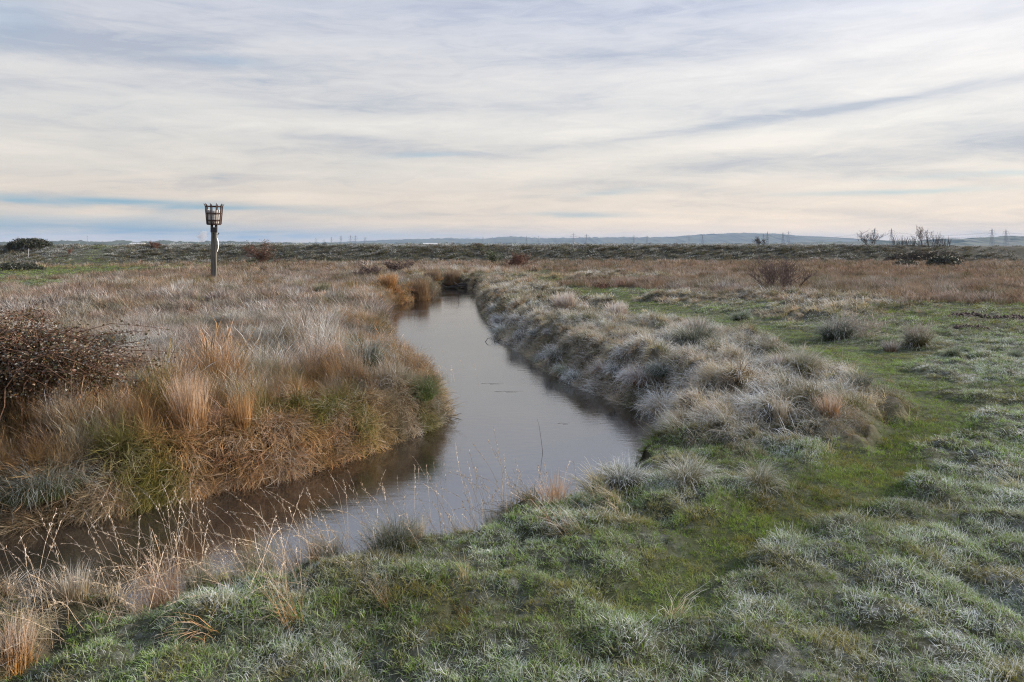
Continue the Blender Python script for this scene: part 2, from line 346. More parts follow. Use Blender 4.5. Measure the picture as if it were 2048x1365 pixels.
def make_ground():
    m = [-180+i*3 for i in range(45)]; m = m+list(np.arange(-45, 45.01, .17))+[48+i*3 for i in range(45)]
    th = np.radians(np.array([a for a in m if a < 180])); nt = len(th)
    r = [1.2]
    while r[-1] < 128: r.append(r[-1]*(1.0105 if r[-1] < 60 else 1.007)+.012)
    while r[-1] < 10500: r.append(r[-1]*1.12)
    r = np.array(r); nr = len(r)
    Rr, T = np.meshgrid(r, th, indexing='ij'); X = Rr*np.sin(T); Y = Rr*np.cos(T)
    wt, fr = zones(X, Y); Z = height(X, Y, wt)
    V = np.stack([X, Y, Z], -1).reshape(-1, 3)
    i = np.arange(nr-1)[:, None]; j = np.arange(nt)[None]; j2 = (j+1) % nt
    F = np.stack([i*nt+j, (i+1)*nt+j, (i+1)*nt+j2, i*nt+j2], -1).reshape(-1, 4)[:, ::-1]
    c = len(V); V = np.vstack([V, [[0, 0, height(np.zeros(1), np.zeros(1))[0]]]])
    fan = np.array([(c, k, (k+1) % nt, (k+1) % nt) for k in range(nt)])
    F = F.tolist()+[tuple(q[:3])[::-1] for q in fan.tolist()]
    me = bpy.data.meshes.new('ground'); me.from_pydata(V.tolist(), [], F); me.update()
    me.polygons.foreach_set('use_smooth', np.ones(len(me.polygons), bool))
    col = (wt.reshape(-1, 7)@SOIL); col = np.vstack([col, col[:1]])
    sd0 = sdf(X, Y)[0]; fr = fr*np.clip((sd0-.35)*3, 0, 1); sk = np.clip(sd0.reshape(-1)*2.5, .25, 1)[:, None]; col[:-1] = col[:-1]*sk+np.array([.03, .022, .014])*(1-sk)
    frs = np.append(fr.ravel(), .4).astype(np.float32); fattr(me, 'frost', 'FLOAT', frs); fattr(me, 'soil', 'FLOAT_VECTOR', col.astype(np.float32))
    mt, N = material('earth')
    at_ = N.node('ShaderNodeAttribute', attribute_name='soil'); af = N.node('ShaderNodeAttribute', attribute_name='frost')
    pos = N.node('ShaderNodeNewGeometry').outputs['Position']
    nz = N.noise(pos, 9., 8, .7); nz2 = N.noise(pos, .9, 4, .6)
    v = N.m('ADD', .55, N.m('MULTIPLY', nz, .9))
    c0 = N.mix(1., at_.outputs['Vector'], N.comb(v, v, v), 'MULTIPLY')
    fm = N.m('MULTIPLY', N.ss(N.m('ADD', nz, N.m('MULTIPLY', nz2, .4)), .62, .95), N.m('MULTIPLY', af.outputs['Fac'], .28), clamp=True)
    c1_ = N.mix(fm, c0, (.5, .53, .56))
    b = N.node('ShaderNodeBsdfPrincipled'); N.put(b.inputs['Base Color'], c1_); b.inputs['Roughness'].default_value = .95
    b.inputs['Specular IOR Level'].default_value = .15
    bp = N.node('ShaderNodeBump'); bp.inputs['Strength'].default_value = .7; bp.inputs['Distance'].default_value = .03
    N.put(bp.inputs['Height'], nz); N.l.new(bp.outputs[0], b.inputs['Normal'])
    N.l.new(b.outputs[0], N.node('ShaderNodeOutputMaterial').inputs[0])
    me.materials.append(mt)
    o = bpy.data.objects.new('ground', me); link(o); tag(o, 'frosted marsh ground rising to the sea wall', kind='structure')
make_ground()

# ------------------------------------------------------------------ water
def make_water():
    mt, N = material('stream_water')
    pos = N.node('ShaderNodeNewGeometry').outputs['Position']
    mp = N.node('ShaderNodeMapping'); mp.inputs['Scale'].default_value = (1, 2.2, 1); N.l.new(pos, mp.inputs[0])
    n = N.noise(mp.outputs[0], 3.5, 3, .5); n2 = N.noise(pos, 26., 2, .5); n3_ = N.noise(pos, .45, 3, .6)
    b = N.node('ShaderNodeBsdfPrincipled')
    N.put(b.inputs['Base Color'], N.mix(N.ss(n3_, .4, .65), (.015, .011, .008), (.021, .018, .015)))
    N.put(b.inputs['Roughness'], N.m('ADD', .075, N.m('MULTIPLY', N.ss(n3_, .4, .7), .06))); b.inputs['IOR'].default_value = 4.6
    bp = N.node('ShaderNodeBump'); bp.inputs['Strength'].default_value = .20; bp.inputs['Distance'].default_value = .012
    N.put(bp.inputs['Height'], N.m('ADD', n, N.m('MULTIPLY', n2, .12))); N.l.new(bp.outputs[0], b.inputs['Normal'])
    N.l.new(b.outputs[0], N.node('ShaderNodeOutputMaterial').inputs[0])
    # one sheet under the banks
    x0, x1, y0, y1 = -27, 5, 3.5, 58
    V = [(x0, y0, WATER_Z), (x1, y0, WATER_Z), (x1, y1, WATER_Z), (x0, y1, WATER_Z)]
    o = mesh_np('water', V, [(0, 1, 2, 3)], mt); tag(o, 'still brown stream winding across the marsh', kind='structure')
make_water()

# ------------------------------------------------------------------ grass
def grass_material(name, trans=.35, spec=False):
    m, N = material(name)
    bt = N.node('ShaderNodeAttribute', attribute_name='bt'); s = N.node('ShaderNodeSeparateXYZ'); N.l.new(bt.outputs['Vector'], s.inputs[0])
    t, r, q = s.outputs
    ti = N.node('ShaderNodeAttribute', attribute_name='tint', attribute_type='INSTANCER')
    fr = N.node('ShaderNodeAttribute', attribute_name='frost', attribute_type='INSTANCER')
    v = N.m('ADD', .62, N.m('MULTIPLY', r, .76))
    c = N.mix(1., ti.outputs['Vector'], N.comb(v, v, N.m('MULTIPLY', v, .95)), 'MULTIPLY')
    c = N.mix(N.ss(q, .74, .95), c, N.mix(.45, c, (.30, .22, .12)))     # odd dead straw blades
    fm = N.m('MULTIPLY', N.m('MULTIPLY', N.ss(t, .12, .9), fr.outputs['Fac']), N.m('ADD', .10, N.m('MULTIPLY', q, 1.55)), clamp=True)
    c = N.mix(fm, c, (.74, .775, .80))
    d = N.node('ShaderNodeBsdfDiffuse'); N.put(d.inputs[0], c)
    tr = N.node('ShaderNodeBsdfTranslucent'); N.put(tr.inputs[0], c)
    mx = N.node('ShaderNodeMixShader'); mx.inputs[0].default_value = trans
    N.l.new(d.outputs[0], mx.inputs[1]); N.l.new(tr.outputs[0], mx.inputs[2])
    N.l.new(mx.outputs[0], N.node('ShaderNodeOutputMaterial').inputs[0])
    return m
GM = grass_material('frosted_blades', .28)

def blades(n, L, Lv, w, rad, th0, th1, curve, bias=0., segs=3, head=0, seed=0, rootz=-.02):
    """arrays of ribbon blades; bias 0..1 = share combed towards +x"""
    g = np.random.default_rng(seed)
    ln = L*(1+Lv*(g.random(n)*2-1)); rr = rad*np.sqrt(g.random(n)); ra = g.random(n)*2*np.pi
    x = rr*np.cos(ra); y = rr*np.sin(ra); z = np.full(n, rootz)
    phi = np.where(g.random(n) < bias, g.normal(0, .55, n), np.where(rr/rad > .35, ra+g.normal(0, .5, n), g.random(n)*2*np.pi))
    th = th0+(th1-th0)*g.random(n)*(.4+.6*rr/rad); cv = curve*(.5+g.random(n))
    wa = phi+np.pi/2+g.normal(0, .5, n)
    r1 = g.random(n); r2 = g.random(n); ww = w*(.7+.6*g.random(n))
    P = []; Tt = []; Wd = []
    cx, cy_, cz = x.copy(), y.copy(), z.copy()
    for i in range(segs+1):
        t = i/segs
        P.append(np.stack([cx, cy_, cz], 1)); Tt.append(t)
        if head and t > .7: wf = head*(1.0 if i < segs else .3)
        else: wf = (1-.88*t**1.6) if not head else .55
        Wd.append(wf)
        step = ln/segs; a = np.clip(th+cv*(t**1.3)+g.normal(0, .17, n)*(i > 0), 0, 2.7); phi = phi+g.normal(0, .22, n)
        cx = cx+step*np.sin(a)*np.cos(phi); cy_ = cy_+step*np.sin(a)*np.sin(phi); cz = cz+step*np.cos(a)
    wx = np.cos(wa); wy = np.sin(wa); V = []; A = []
    for i in range(segs+1):
        off = np.stack([wx*ww*Wd[i]/2, wy*ww*Wd[i]/2, np.zeros(n)], 1)
        V += [P[i]-off, P[i]+off]; a = np.stack([np.full(n, Tt[i]), r1, r2], 1); A += [a, a]
    V = np.stack(V, 1); A = np.stack(A, 1); k = 2*(segs+1)
    base = (np.arange(n)*k)[:, None, None]; i2 = (np.arange(segs)*2)[None, :, None]
    F = (base+i2+np.array([0, 1, 3, 2])[None, None]).reshape(-1, 4)
    return V.reshape(-1, 3), F, A.reshape(-1, 3)
def joinb(parts):
    V = []; F = []; A = []; o = 0
    for v, f, a in parts: V.append(v); F.append(f+o); A.append(a); o += len(v)
    return np.vstack(V), np.vstack(F), np.vstack(A)
def bmesh_obj(name, parts, mat=GM, parent=None, do_link=True):
    V, F, A = joinb(parts)
    o = mesh_np(name, V, F, mat, parent, do_link=do_link); fattr(o.data, 'bt', 'FLOAT_VECTOR', A.astype(np.float32))
    return o
# bands by distance: near, mid, far, very far
BW = [.0050, .0066, .015, .034]
def tuft_set(kind, band):
    w = BW[band]; out = []
    for s in range(5):
        sd_ = s*31+band*7+sum(map(ord, kind))
        if kind == 'turf':
            n = [16, 26, 42, 46][band]; rad = [.05, .10, .24, .5][band]
            p = [blades(n, .078, .5, w, rad, .1, .9, 1.5, .35, 3 if band < 2 else 2, 0, sd_)]
        elif kind == 'tuss':
            n = [30, 34, 46, 46][band]; rad = [.07, .10, .20, .42][band]
            p = [blades(n, .24, .55, w, rad, .15, 1.1, 1.5, .78, 4 if band < 2 else 3, 0, sd_)]
        elif kind == 'tall':
            n = [20, 26, 38, 42][band]; rad = [.07, .11, .2, .45][band]
            p = [blades(n, .50, .40, w*.72, rad, .03, .38, .8, .3, 4 if band < 2 else 3, 0, sd_),
                 blades(n//2, .28, .4, w, rad*1.1, .2, 1.0, 1.5, .3, 3, 0, sd_+1)]
            if band < 2: p.append(blades(3, .66, .25, w*.75, rad, .03, .25, .9, .3, 6, 1.6, sd_+2))
        elif kind == 'sedge':
            n = [22, 26, 40, 46][band]; rad = [.07, .12, .24, .5][band]
            p = [blades(n, .30, .45, w*.9, rad, .05, .6, 1.1, .45, 3, 0, sd_)]
        elif kind == 'rough':
            n = 46; rad = .4
            p = [blades(n, .30, .4, w, rad, .2, 1.0, 1.5, .55, 3, 0, sd_)]
        out.append(bmesh_obj('tuft_source', p, do_link=False))
    return out
def euler_from(phi, tilt, yaw):
    cp_, sp_ = np.cos(phi), np.sin(phi); ct, st = np.cos(tilt), np.sin(tilt); cw, sw = np.cos(yaw-phi), np.sin(yaw-phi)
    # M = Rz(phi) Ry(tilt) Rz(yaw-phi)
    m00 = cp_*ct*cw-sp_*sw; m10 = sp_*ct*cw+cp_*sw; m20 = -st*cw; m21 = st*sw; m22 = ct
    return np.stack([np.arctan2(m21, m22), np.arcsin(np.clip(-m20, -1, 1)), np.arctan2(m10, m00)], -1)
_gn = {}
def scatter(name, P, rot, scl, idx, tint, frost, sources, label, cat):
    me = bpy.data.meshes.new(name); me.vertices.add(len(P)); me.vertices.foreach_set('co', P.astype(np.float32).ravel())
    fattr(me, 'rot', 'FLOAT_VECTOR', rot.astype(np.float32)); fattr(me, 'scl', 'FLOAT_VECTOR', scl.astype(np.float32))
    fattr(me, 'tint', 'FLOAT_VECTOR', tint.astype(np.float32)); fattr(me, 'frost', 'FLOAT', frost.astype(np.float32))
    coll = bpy.data.collections.new(name+'_tufts')
    for i, s in enumerate(sources): s.name = 'tuft_%03d' % i; coll.objects.link(s)
    order = sorted(range(len(sources)), key=lambda i: sources[i].name); inv = np.empty(len(sources), np.int32); inv[order] = np.arange(len(sources))
    a = me.attributes.new('idx', 'INT', 'POINT'); a.data.foreach_set('value', inv[idx].astype(np.int32))
    g = bpy.data.node_groups.new(name+'_nodes', 'GeometryNodeTree')
    g.interface.new_socket('Geometry', in_out='INPUT', socket_type='NodeSocketGeometry'); g.interface.new_socket('Geometry', in_out='OUTPUT', socket_type='NodeSocketGeometry')
    gi = g.nodes.new('NodeGroupInput'); go = g.nodes.new('NodeGroupOutput'); iop = g.nodes.new('GeometryNodeInstanceOnPoints')
    ci = g.nodes.new('GeometryNodeCollectionInfo'); ci.inputs['Collection'].default_value = coll
    ci.inputs['Separate Children'].default_value = True; ci.inputs['Reset Children'].default_value = True
    def na(nm, t):
        n = g.nodes.new('GeometryNodeInputNamedAttribute'); n.data_type = t; n.inputs['Name'].default_value = nm; return n.outputs['Attribute']
    g.links.new(gi.outputs[0], iop.inputs['Points']); g.links.new(ci.outputs[0], iop.inputs['Instance']); iop.inputs['Pick Instance'].default_value = True
    g.links.new(na('idx', 'INT'), iop.inputs['Instance Index']); g.links.new(na('rot', 'FLOAT_VECTOR'), iop.inputs['Rotation']); g.links.new(na('scl', 'FLOAT_VECTOR'), iop.inputs['Scale'])
    g.links.new(iop.outputs[0], go.inputs[0])
    me.materials.append(GM)
    o = bpy.data.objects.new(name, me); link(o); md = o.modifiers.new('tufts', 'NODES'); md.node_group = g
    tag(o, label, cat, kind='stuff')
    return o

KINDS = ['turf', 'tuss', 'tall', 'sedge', 'rough']
TK = [0, 0, 1, 2, 3, 4, 0]                       # grass family for each ground type
DENS = {  # per band: density per m2 for turf,tuss,tall,sedge,rough
    0: [520, 180, 200, 150, 60], 1: [150, 105, 125, 105, 30], 2: [18, 15, 17, 17, 8], 3: [3.2, 3.0, 3.0, 3.4, 4.2]}
BANDS = [(2.2, 9.5), (9.5, 24), (24, 62), (62, 118)]
HALF = R(41)
acc = {k: dict(P=[], rot=[], scl=[], idx=[], tint=[], frost=[]) for k in range(5)}
srcs = {k: [] for k in range(5)}
QUALITY = 1.0
for b, (r0, r1) in enumerate(BANDS):
    dm = max(DENS[b]); half = HALF if b else R(50)
    area = half*(r1*r1-r0*r0); n = int(area*dm*QUALITY)
    done = 0; off = {k: len(srcs[k]) for k in range(5)}
    for k in range(5): srcs[k] += tuft_set(KINDS[k], b) if not (KINDS[k] == 'rough' and b < 3) else tuft_set('tuss', b)
    while done < n+60000*(b < 3):
        shore = done >= n
        c = 60000 if shore else min(60000, n-done); done += c
        rr = np.sqrt(r0*r0+(r1*r1-r0*r0)*rng.random(c))*(1+rng.normal(0, .03, c)); aa = (rng.random(c)*2-1)*half
        x = rr*np.sin(aa); y = rr*np.cos(aa)
        if shore:                          # extra tufts rooted in the steep bank faces
            L_ = np.roll(poly, -1, 0)-poly; ln_ = np.hypot(L_[:, 0], L_[:, 1]); mid = poly+L_/2; dm_ = np.hypot(mid[:, 0], mid[:, 1])
            pr = ln_*((dm_ >= r0*.9) & (dm_ < r1*1.1)); nn = int(min(60000, pr.sum()*[260, 120, 34][b]))
            if nn < 10: break
            e_ = rng.choice(len(poly), nn, p=pr/pr.sum()); t_ = rng.random(nn)[:, None]; q_ = poly[e_]+L_[e_]*t_
            o_ = rng.random(nn)*rng.choice([.12, .35], nn); a_ = rng.random(nn)*6.283; x = q_[:, 0]+np.cos(a_)*o_; y = q_[:, 1]+np.sin(a_)*o_; c = nn
        wt, fr = zones(x, y)
        w2 = wt.copy(); cum = np.cumsum(w2, 1); u = rng.random(c)[:, None]*cum[:, -1:]
        ty = (u > cum).sum(1).clip(0, 6)
        fam = np.array(TK)[ty]; keep = rng.random(c) < np.array(DENS[b])[fam]/dm
        if shore: fam = np.where(rng.random(c) < .75, 1, fam); keep[:] = True
        s_, gx, gy = sdf(x, y)
        tp = fbm(x*.75+20, y*.75, 71, 3)
        fam = np.where((ty == 3) & (tp < .50+rng.normal(0, .03, c)), 1, fam)
        keep &= s_ > (.05 if shore else .05); keep &= (y < 108+rng.random(c)*3)
        keep &= ~((ty == 1) & (rng.random(c) < .0))
        x, y, wt, fr, ty, fam, s_, gx, gy = [q[keep] for q in (x, y, wt, fr, ty, fam, s_, gx, gy)]
        z = height(x, y, wt, s_); e = .08
        hx = (height(x+e, y, wt)-z)/e if b < 2 else np.zeros_like(x); hy = (height(x, y+e, wt)-z)/e if b < 2 else np.zeros_like(x)
        m = len(x)
        # lean: wind from the right, downhill and over the water's edge
        edge = np.exp(-np.maximum(s_, 0)/.40)
        lx = -.22-hx*.45+gx*edge*.7+rng.normal(0, .16, m); ly = -.03-hy*.45+gy*edge*.7+rng.normal(0, .16, m)
        tilt = np.clip(np.hypot(lx, ly), 0, 1.05); phi = np.arctan2(ly, lx)
        tall = fam == 2; tilt = np.where(tall & (edge < .5), tilt*.45, tilt)
        yaw = phi+rng.normal(0, 1., m)*np.where(fam == 1, .42, .75)
        pat = fbm(x*.9, y*.9, 5, 3); pat2 = fbm(x*.33+9, y*.25, 6, 3); pat3 = fbm(x*3.1, y*3.1, 15, 2)
        sz = (.62+.75*fbm(x*1.3, y*1.3, 12, 2)+rng.normal(0, .10, m)).clip(.35, 1.7)
        m1 = .6*mounds(x, y, .47, 31)+.5*mounds(x+7, y-3, .92, 57); m2 = mounds(x, y, .42, 77)
        sz = sz*np.where(fam == 0, (.66+.42*m2), .50+.95*m1)
        sz = np.where(ty == 2, sz*.80, sz); sz = np.where(ty == 1, sz*.72, sz); sz = np.where(ty == 0, sz*(.75+.35*pat3), sz)
        sz = np.where(tall, sz*(.5+.45*np.clip((pat-.38)*3, 0, 1)), sz)
        sz = np.where(tall & (s_ < 1.5) & (y > 10.5), sz*(.5+.3*s_/1.5), sz)
        tint = COLM[ty].copy(); jit = rng.normal(0, .16, (m, 1))+(1.5*(fbm(x*1.1, y*1.9, 99, 4)-.5)[:, None])
        tint = tint*np.clip(1+jit, .35, 1.8)*(1+rng.normal(0, .05, (m, 3)))
        dk = (rng.random(m) < .13+.25*(fbm(x*2.4, y*2.4, 101, 2) < .40))[:, None]; tint = np.where(dk, tint*.35+np.array([.025, .02, .012]), tint)
        # patches: greener / yellower / browner turf, olive bases in the dry grass
        g1 = np.clip((pat3-.56)*5, 0, 1)[:, None]*((ty == 0) | (ty == 1))[:, None]
        tint = tint*(1-g1*.6)+np.array([.20, .15, .035])*g1*.6
        g2 = np.clip((fbm(x*1.7+3, y*1.7, 44, 3)-.60)*8, 0, 1)[:, None]*((ty == 3) | (ty == 2))[:, None]
        tint = tint*(1-g2*.8)+np.array([.085, .10, .022])*g2*.8
        p5 = fbm(x*1.25+60, y*1.25, 73, 3); g5 = np.clip((p5-.53)*7, 0, 1)*(ty == 3); tint = tint*(1-g5[:, None]*.8)+np.array([.20, .165, .11])*g5[:, None]*.8; fr = fr+g5*.22
        p6 = fbm(x*.8+10, y*1.0+60, 74, 3); g6 = np.clip((p6-.56)*8, 0, 1)[:, None]*((ty == 4) | (ty == 3) | (ty == 2))[:, None]; tint = tint*(1-g6*.6)+np.array([.07, .075, .04])*g6*.6
        g3 = np.clip((fbm(x*.35, y*.5+3, 46, 3)-.55)*6, 0, 1)[:, None]*(ty == 4)[:, None]
        tint = tint*(1-g3*.5)+np.array([.13, .12, .06])*g3*.5
        g4 = np.clip((fbm(x*.5+1, y*.5+3, 47, 3)-.5)*6, 0, 1)[:, None]*(ty == 5)[:, None]
        tint = tint*(1-g4*.5)+np.array([.12, .10, .065])*g4*.5
        f = fr*(.36+.95*np.clip((pat-.34)*2.6, 0, 1))+.7*(pat3-.52)+rng.normal(0, .12, m)
        p4 = fbm(x*5.2, y*5.2, 88, 2)
        ft = fr*(.56+.60*np.clip((p4-.38)*3.5, 0, 1))+.35*(pat-.5)+rng.normal(0, .13, m)
        f = np.where(ty == 0, np.where(pat2 > .30, ft, f), f)
        f = np.where(ty == 1, ft*.6+.02, f); f = f*(1-.6*edge); f = f*np.where(fam == 0, .72+.5*m2, .5+.85*m1)*np.where(ty == 4, .60, 1.)+.08*(ty == 2); f = np.where(dk[:, 0], f*.45, f); f = np.clip(f, 0, 1.15)
        sc3 = np.stack([sz, sz, sz*(.85+.3*rng.random(m))], 1)
        ro = euler_from(phi, tilt, yaw); ix = rng.integers(0, 5, m)
        for k in range(5):
            q = fam == k
            if not q.any(): continue
            A = acc[k]; A['P'].append(np.stack([x, y, z], 1)[q]); A['rot'].append(ro[q]); A['scl'].append(sc3[q])
            A['idx'].append(ix[q]+off[k]); A['tint'].append(tint[q]); A['frost'].append(f[q])
LAB = [('turf_grass', 'short green turf with frosted blade tips round the trodden path', 'grass'),
       ('tussock_grass', 'pale frosted tussocky grass over the right bank of the stream', 'grass'),
       ('tall_dry_grass', 'tall orange dry grass along the left bank of the stream', 'dry grass'),
       ('marsh_sedge', 'low reddish brown dead sedge covering the level marsh', 'sedge'),
       ('sea_wall_grass', 'rough dark green frosted grass on the long sea wall', 'grass')]
tot = 0
for k in range(5):
    A = {q: np.concatenate(v) for q, v in acc[k].items()}; tot += len(A['P'])
    scatter(LAB[k][0], A['P'], A['rot'], A['scl'], A['idx'], A['tint'], A['frost'], srcs[k], LAB[k][1], LAB[k][2])
print('tufts', tot)
# ------------------------------------------------------------------ distance
def hz(x, y):                             # ground height at one point
    return float(height(np.array([float(x)]), np.array([float(y)]))[0])
def ong(u, v, lift=0.):                   # where the line of sight through a photo pixel meets the ground
    a, b_, c = ray(u, v); t = np.concatenate([np.arange(3, 60, .05), np.arange(60, 130, .15)])
    X, Y, Z = a*t/b_, t, EYE+c*t/b_
    k = np.argmax(Z <= height(X, Y)+lift)
    return (float(X[k]), float(Y[k])) if k > 0 else at(u, v)
def toland(x, y, m=.14):                   # nudge a point that fell in the water back on the near shore
    for _ in range(6):
        d, gx_, gy_ = sdf(np.array([x]), np.array([y])); d = float(d[0])
        if d > m: break
        s_ = 1 if d < 0 else -1; x += float(gx_[0])*s_*(abs(d)+m+.03 if d < 0 else m-d+.02); y += float(gy_[0])*s_*(abs(d)+m+.03 if d < 0 else m-d+.02)
    return x, y
def ridge(name, prof, Y, depth, c1, c2, fringe, label, seed, step=6., rows=12, kind='structure'):
    us = np.array([p[0] for p in prof], float); vs = np.array([p[1] for p in prof], float)
    u = np.arange(us[0], us[-1], step/2); v = np.interp(u, us, vs)
    x = (u-1024)/FPX*Y; top = EYE+(490-v)/FPX*Y
    V = []; t = np.linspace(-1, 1, rows)
    for s in t:
        prf = math.cos(s*math.pi/2)**1.1 if abs(s) < 1 else 0
        yy = Y+s*depth+depth*.12*(fbm(x/depth*2, x*0+s*3, seed, 3)-.5)
        z = top*prf*(1+.25*(fbm(x/depth*3, x*0+s*4, seed+2, 4)-.5)*(abs(s) > .05))
        crown = fringe*(vnoise(x/(fringe*1.6), x*0+s*9, seed+5)**1.5+.6*vnoise(x/(fringe*.6), x*0+s*9, seed+6)-.6)
        V.append(np.stack([x, yy, np.maximum(z+crown*(prf > .02), -1.0)], 1))
    V = np.array(V); n = len(x); i = np.arange(rows-1)[:, None]; j = np.arange(n-1)[None]
    F = np.stack([i*n+j, i*n+j+1, (i+1)*n+j+1, (i+1)*n+j], -1).reshape(-1, 4)
    m = simple(name+'_cover', c1, c2, scale=.004*7000/Y, rough=1., detail=8)
    o = mesh_np(name, V.reshape(-1, 3), F, m, smooth=False); tag(o, label, kind=kind)
    return o
ridge('hills', [(-500, 487), (400, 486), (560, 487), (640, 486.5), (700, 485), (760, 482), (830, 479), (900, 477), (960, 478.5), (1000, 475), (1030, 474), (1080, 477), (1200, 476), (1320, 475), (1380, 471.5),
                (1440, 467.5), (1480, 466.5), (1530, 468), (1570, 472), (1640, 474.5), (1720, 481), (1800, 484), (1900, 486), (2048, 487), (2500, 487)], 7000, 1300, (.02, .03, .022), (.06, .07, .04), 11, 'long low hills fading blue on the horizon', 3)
ridge('wooded_ridge', [(1180, 490.5), (1500, 489), (1620, 486), (1700, 485), (1760, 482), (1790, 484), (1850, 484), (1880, 480), (1905, 477), (1930, 480), (1950, 480), (1962, 476), (2048, 474.5), (2500, 472)], 3600, 500, (.02, .03, .02), (.05, .065, .03), 9, 'wooded rise beyond the sea wall at the right', 9)
ridge('low_woods', [(-400, 484), (0, 486), (100, 486), (150, 483), (180, 486), (232, 483), (262, 486), (330, 484), (400, 486), (450, 484), (520, 487), (700, 488.5), (1000, 488.5), (1300, 489), (1500, 490)], 2500, 160, (.02, .03, .02), (.04, .05, .03), 8, 'low dark woods behind the sea wall at the left', 14, step=3.)

STEEL = simple('galvanised_lattice', (.12, .125, .13), (.19, .195, .20), 3, .7, .2)
def pylon_meshes():
    b = MB(); H = 48.; lv = [0, 7, 13.5, 19, 24, 28.5, 32.5, 36.5, 40, 43]
    hw = lambda z: 4.2*(1-z/43.)**1.05+.75
    C4 = [(-1, -1), (1, -1), (1, 1), (-1, 1)]
    for a in C4: b.tube([(a[0]*hw(z), a[1]*hw(z), z) for z in lv]+[(0, 0, H)], .28, 4)
    for z0, z1 in zip(lv, lv[1:]):
        for k in range(4):
            p, q = C4[k], C4[(k+1) % 4]
            b.tube([(p[0]*hw(z0), p[1]*hw(z0), z0), (q[0]*hw(z1), q[1]*hw(z1), z1)], .15, 3, False)
            b.tube([(q[0]*hw(z0), q[1]*hw(z0), z0), (p[0]*hw(z1), p[1]*hw(z1), z1)], .15, 3, False)
            b.tube([(p[0]*hw(z1), p[1]*hw(z1), z1), (q[0]*hw(z1), q[1]*hw(z1), z1)], .15, 3, False)
    arms = []
    for z, w in ((26.5, 9.), (33.5, 12.5), (40.5, 8.5)):
        s0 = hw(z)
        for sx in (-1, 1):
            c = MB(); d = MB()
            for sy in (-1, 1): c.tube([(sx*s0, sy*s0, z), (sx*w, 0, z+.3)], .2, 3)
            c.tube([(sx*s0, 0, z+2.2), (sx*w, 0, z+.3)], .2, 3)
            d.tube([(sx*w, 0, z+.3), (sx*w, 0, z-3.2)], .2, 5); arms.append((c, d))
    return b, arms
def make_pylon():
    r = empty('electricity_pylon', (0, 0, 0)); b, arms = pylon_meshes()
    b.build('tower', STEEL, r)
    for c, d in arms: q = c.build('crossarm', STEEL, r); d.build('insulator', STEEL, q)
    return r
def copy_tree(o, parent=None):
    c = o.copy(); sc.collection.objects.link(c)
    if parent: c.parent = parent
    for ch in list(o.children): copy_tree(ch, c)
    return c
PY = [(1984, 457, 'tall grey pylon behind the bank at the far right, left one of the last pair'), (2012, 458.5, 'tall grey pylon nearest the right edge of the photo behind the bank'),
      (1749, 456.5, 'tall grey pylon rising directly behind the small bare tree on the bank'), (1783, 457, 'tall grey pylon just left of the bare thicket on the bank'),
      (1535, 463.5, 'lattice pylon just right of the little hawthorn, the taller of two'), (1527, 467, 'lattice pylon close behind the little hawthorn, the fainter of two'),
      (1577, 462, 'lattice pylon standing alone-looking between hawthorn and bare tree, right of two'), (1566, 464, 'lattice pylon between hawthorn and bare tree, left of two'),
      (1405, 469, 'faint pylon against the rising left flank of the hill, right of two'), (1378, 469, 'faint pylon against the rising left flank of the hill, left of two'),
      (1268, 470, 'faint pylon before the low middle hills, left of the second pair'), (1294, 471, 'faint pylon before the low middle hills, right of the second pair'),
      (1147, 466, 'faint tall pylon above the stream head, left of the first pair'), (1173, 468, 'faint pylon above the stream head, right of the first pair'),
      (1053, 472, 'tiny pylon just right of the middle, left of two'), (1077, 472, 'tiny pylon just right of the middle, right of two'), (966, 474, 'single tiny pylon above the reddish clump on the bank'),
      (632, 476, 'leftmost tiny pylon of the far cluster left of the hills'), (648, 478, 'second tiny pylon from the left of the far cluster'), (663, 474, 'third tiny pylon from the left of the far cluster'),
      (682, 471, 'fourth and boldest pylon of the far cluster left of the hills'), (701, 470, 'fifth pylon of the far cluster, the highest one'), (711, 471, 'sixth pylon of the far cluster, close beside the highest'), (730, 473, 'rightmost pylon of the far cluster where the hills begin')]
proto = make_pylon(); pyl = {}
for i, (u, v, lab) in enumerate(PY):
    o = proto if i == 0 else copy_tree(proto)
    Y = 45.5*FPX/(490-v); x, y, z = atd(u, 490, Y)
    o.location = (x, y, 0); o.rotation_euler[2] = .15 if u > 1700 else -.5+.9*((i*37) % 10)/10.
    tag(o, lab, 'pylon', 'pylons across the far marsh'); pyl[u] = (x, y)
CABLE = simple('cable_aluminium', (.16, .16, .17), (.2, .2, .21), 2, .6)
def cable(a, b_, lv, lab, sag=9.):
    lab = {1: 'middle ', 2: 'top '}[lv]+lab
    z, w = ((26.5, 9.), (33.5, 12.5), (40.5, 8.5))[lv]
    for sx in (-1, 1):
        c = MB(); P = []
        for k in range(17):
            t = k/16; P.append((a[0]+(b_[0]-a[0])*t+sx*w, a[1]+(b_[1]-a[1])*t, z-3.2-sag*4*t*(1-t)))
        c.tube(P, .17, 3); tag(c.build('power_cable', CABLE), ('nearer ' if sx > 0 else 'farther ')+lab, 'cable', 'power cables between the pylons')
for lv in (1, 2):
    cable(pyl[1783], pyl[1984], lv, 'thin power cable sagging from beside the thicket to the far right pylons')
    cable(pyl[1535], pyl[1749], lv, 'thin power cable sagging between the hawthorn pylons and the bare tree pylon', 14)
    cable(pyl[2012], (pyl[2012][0]+330, pyl[2012][1]-40), lv, 'thin power cable leaving the last pylon over the right edge', 8)

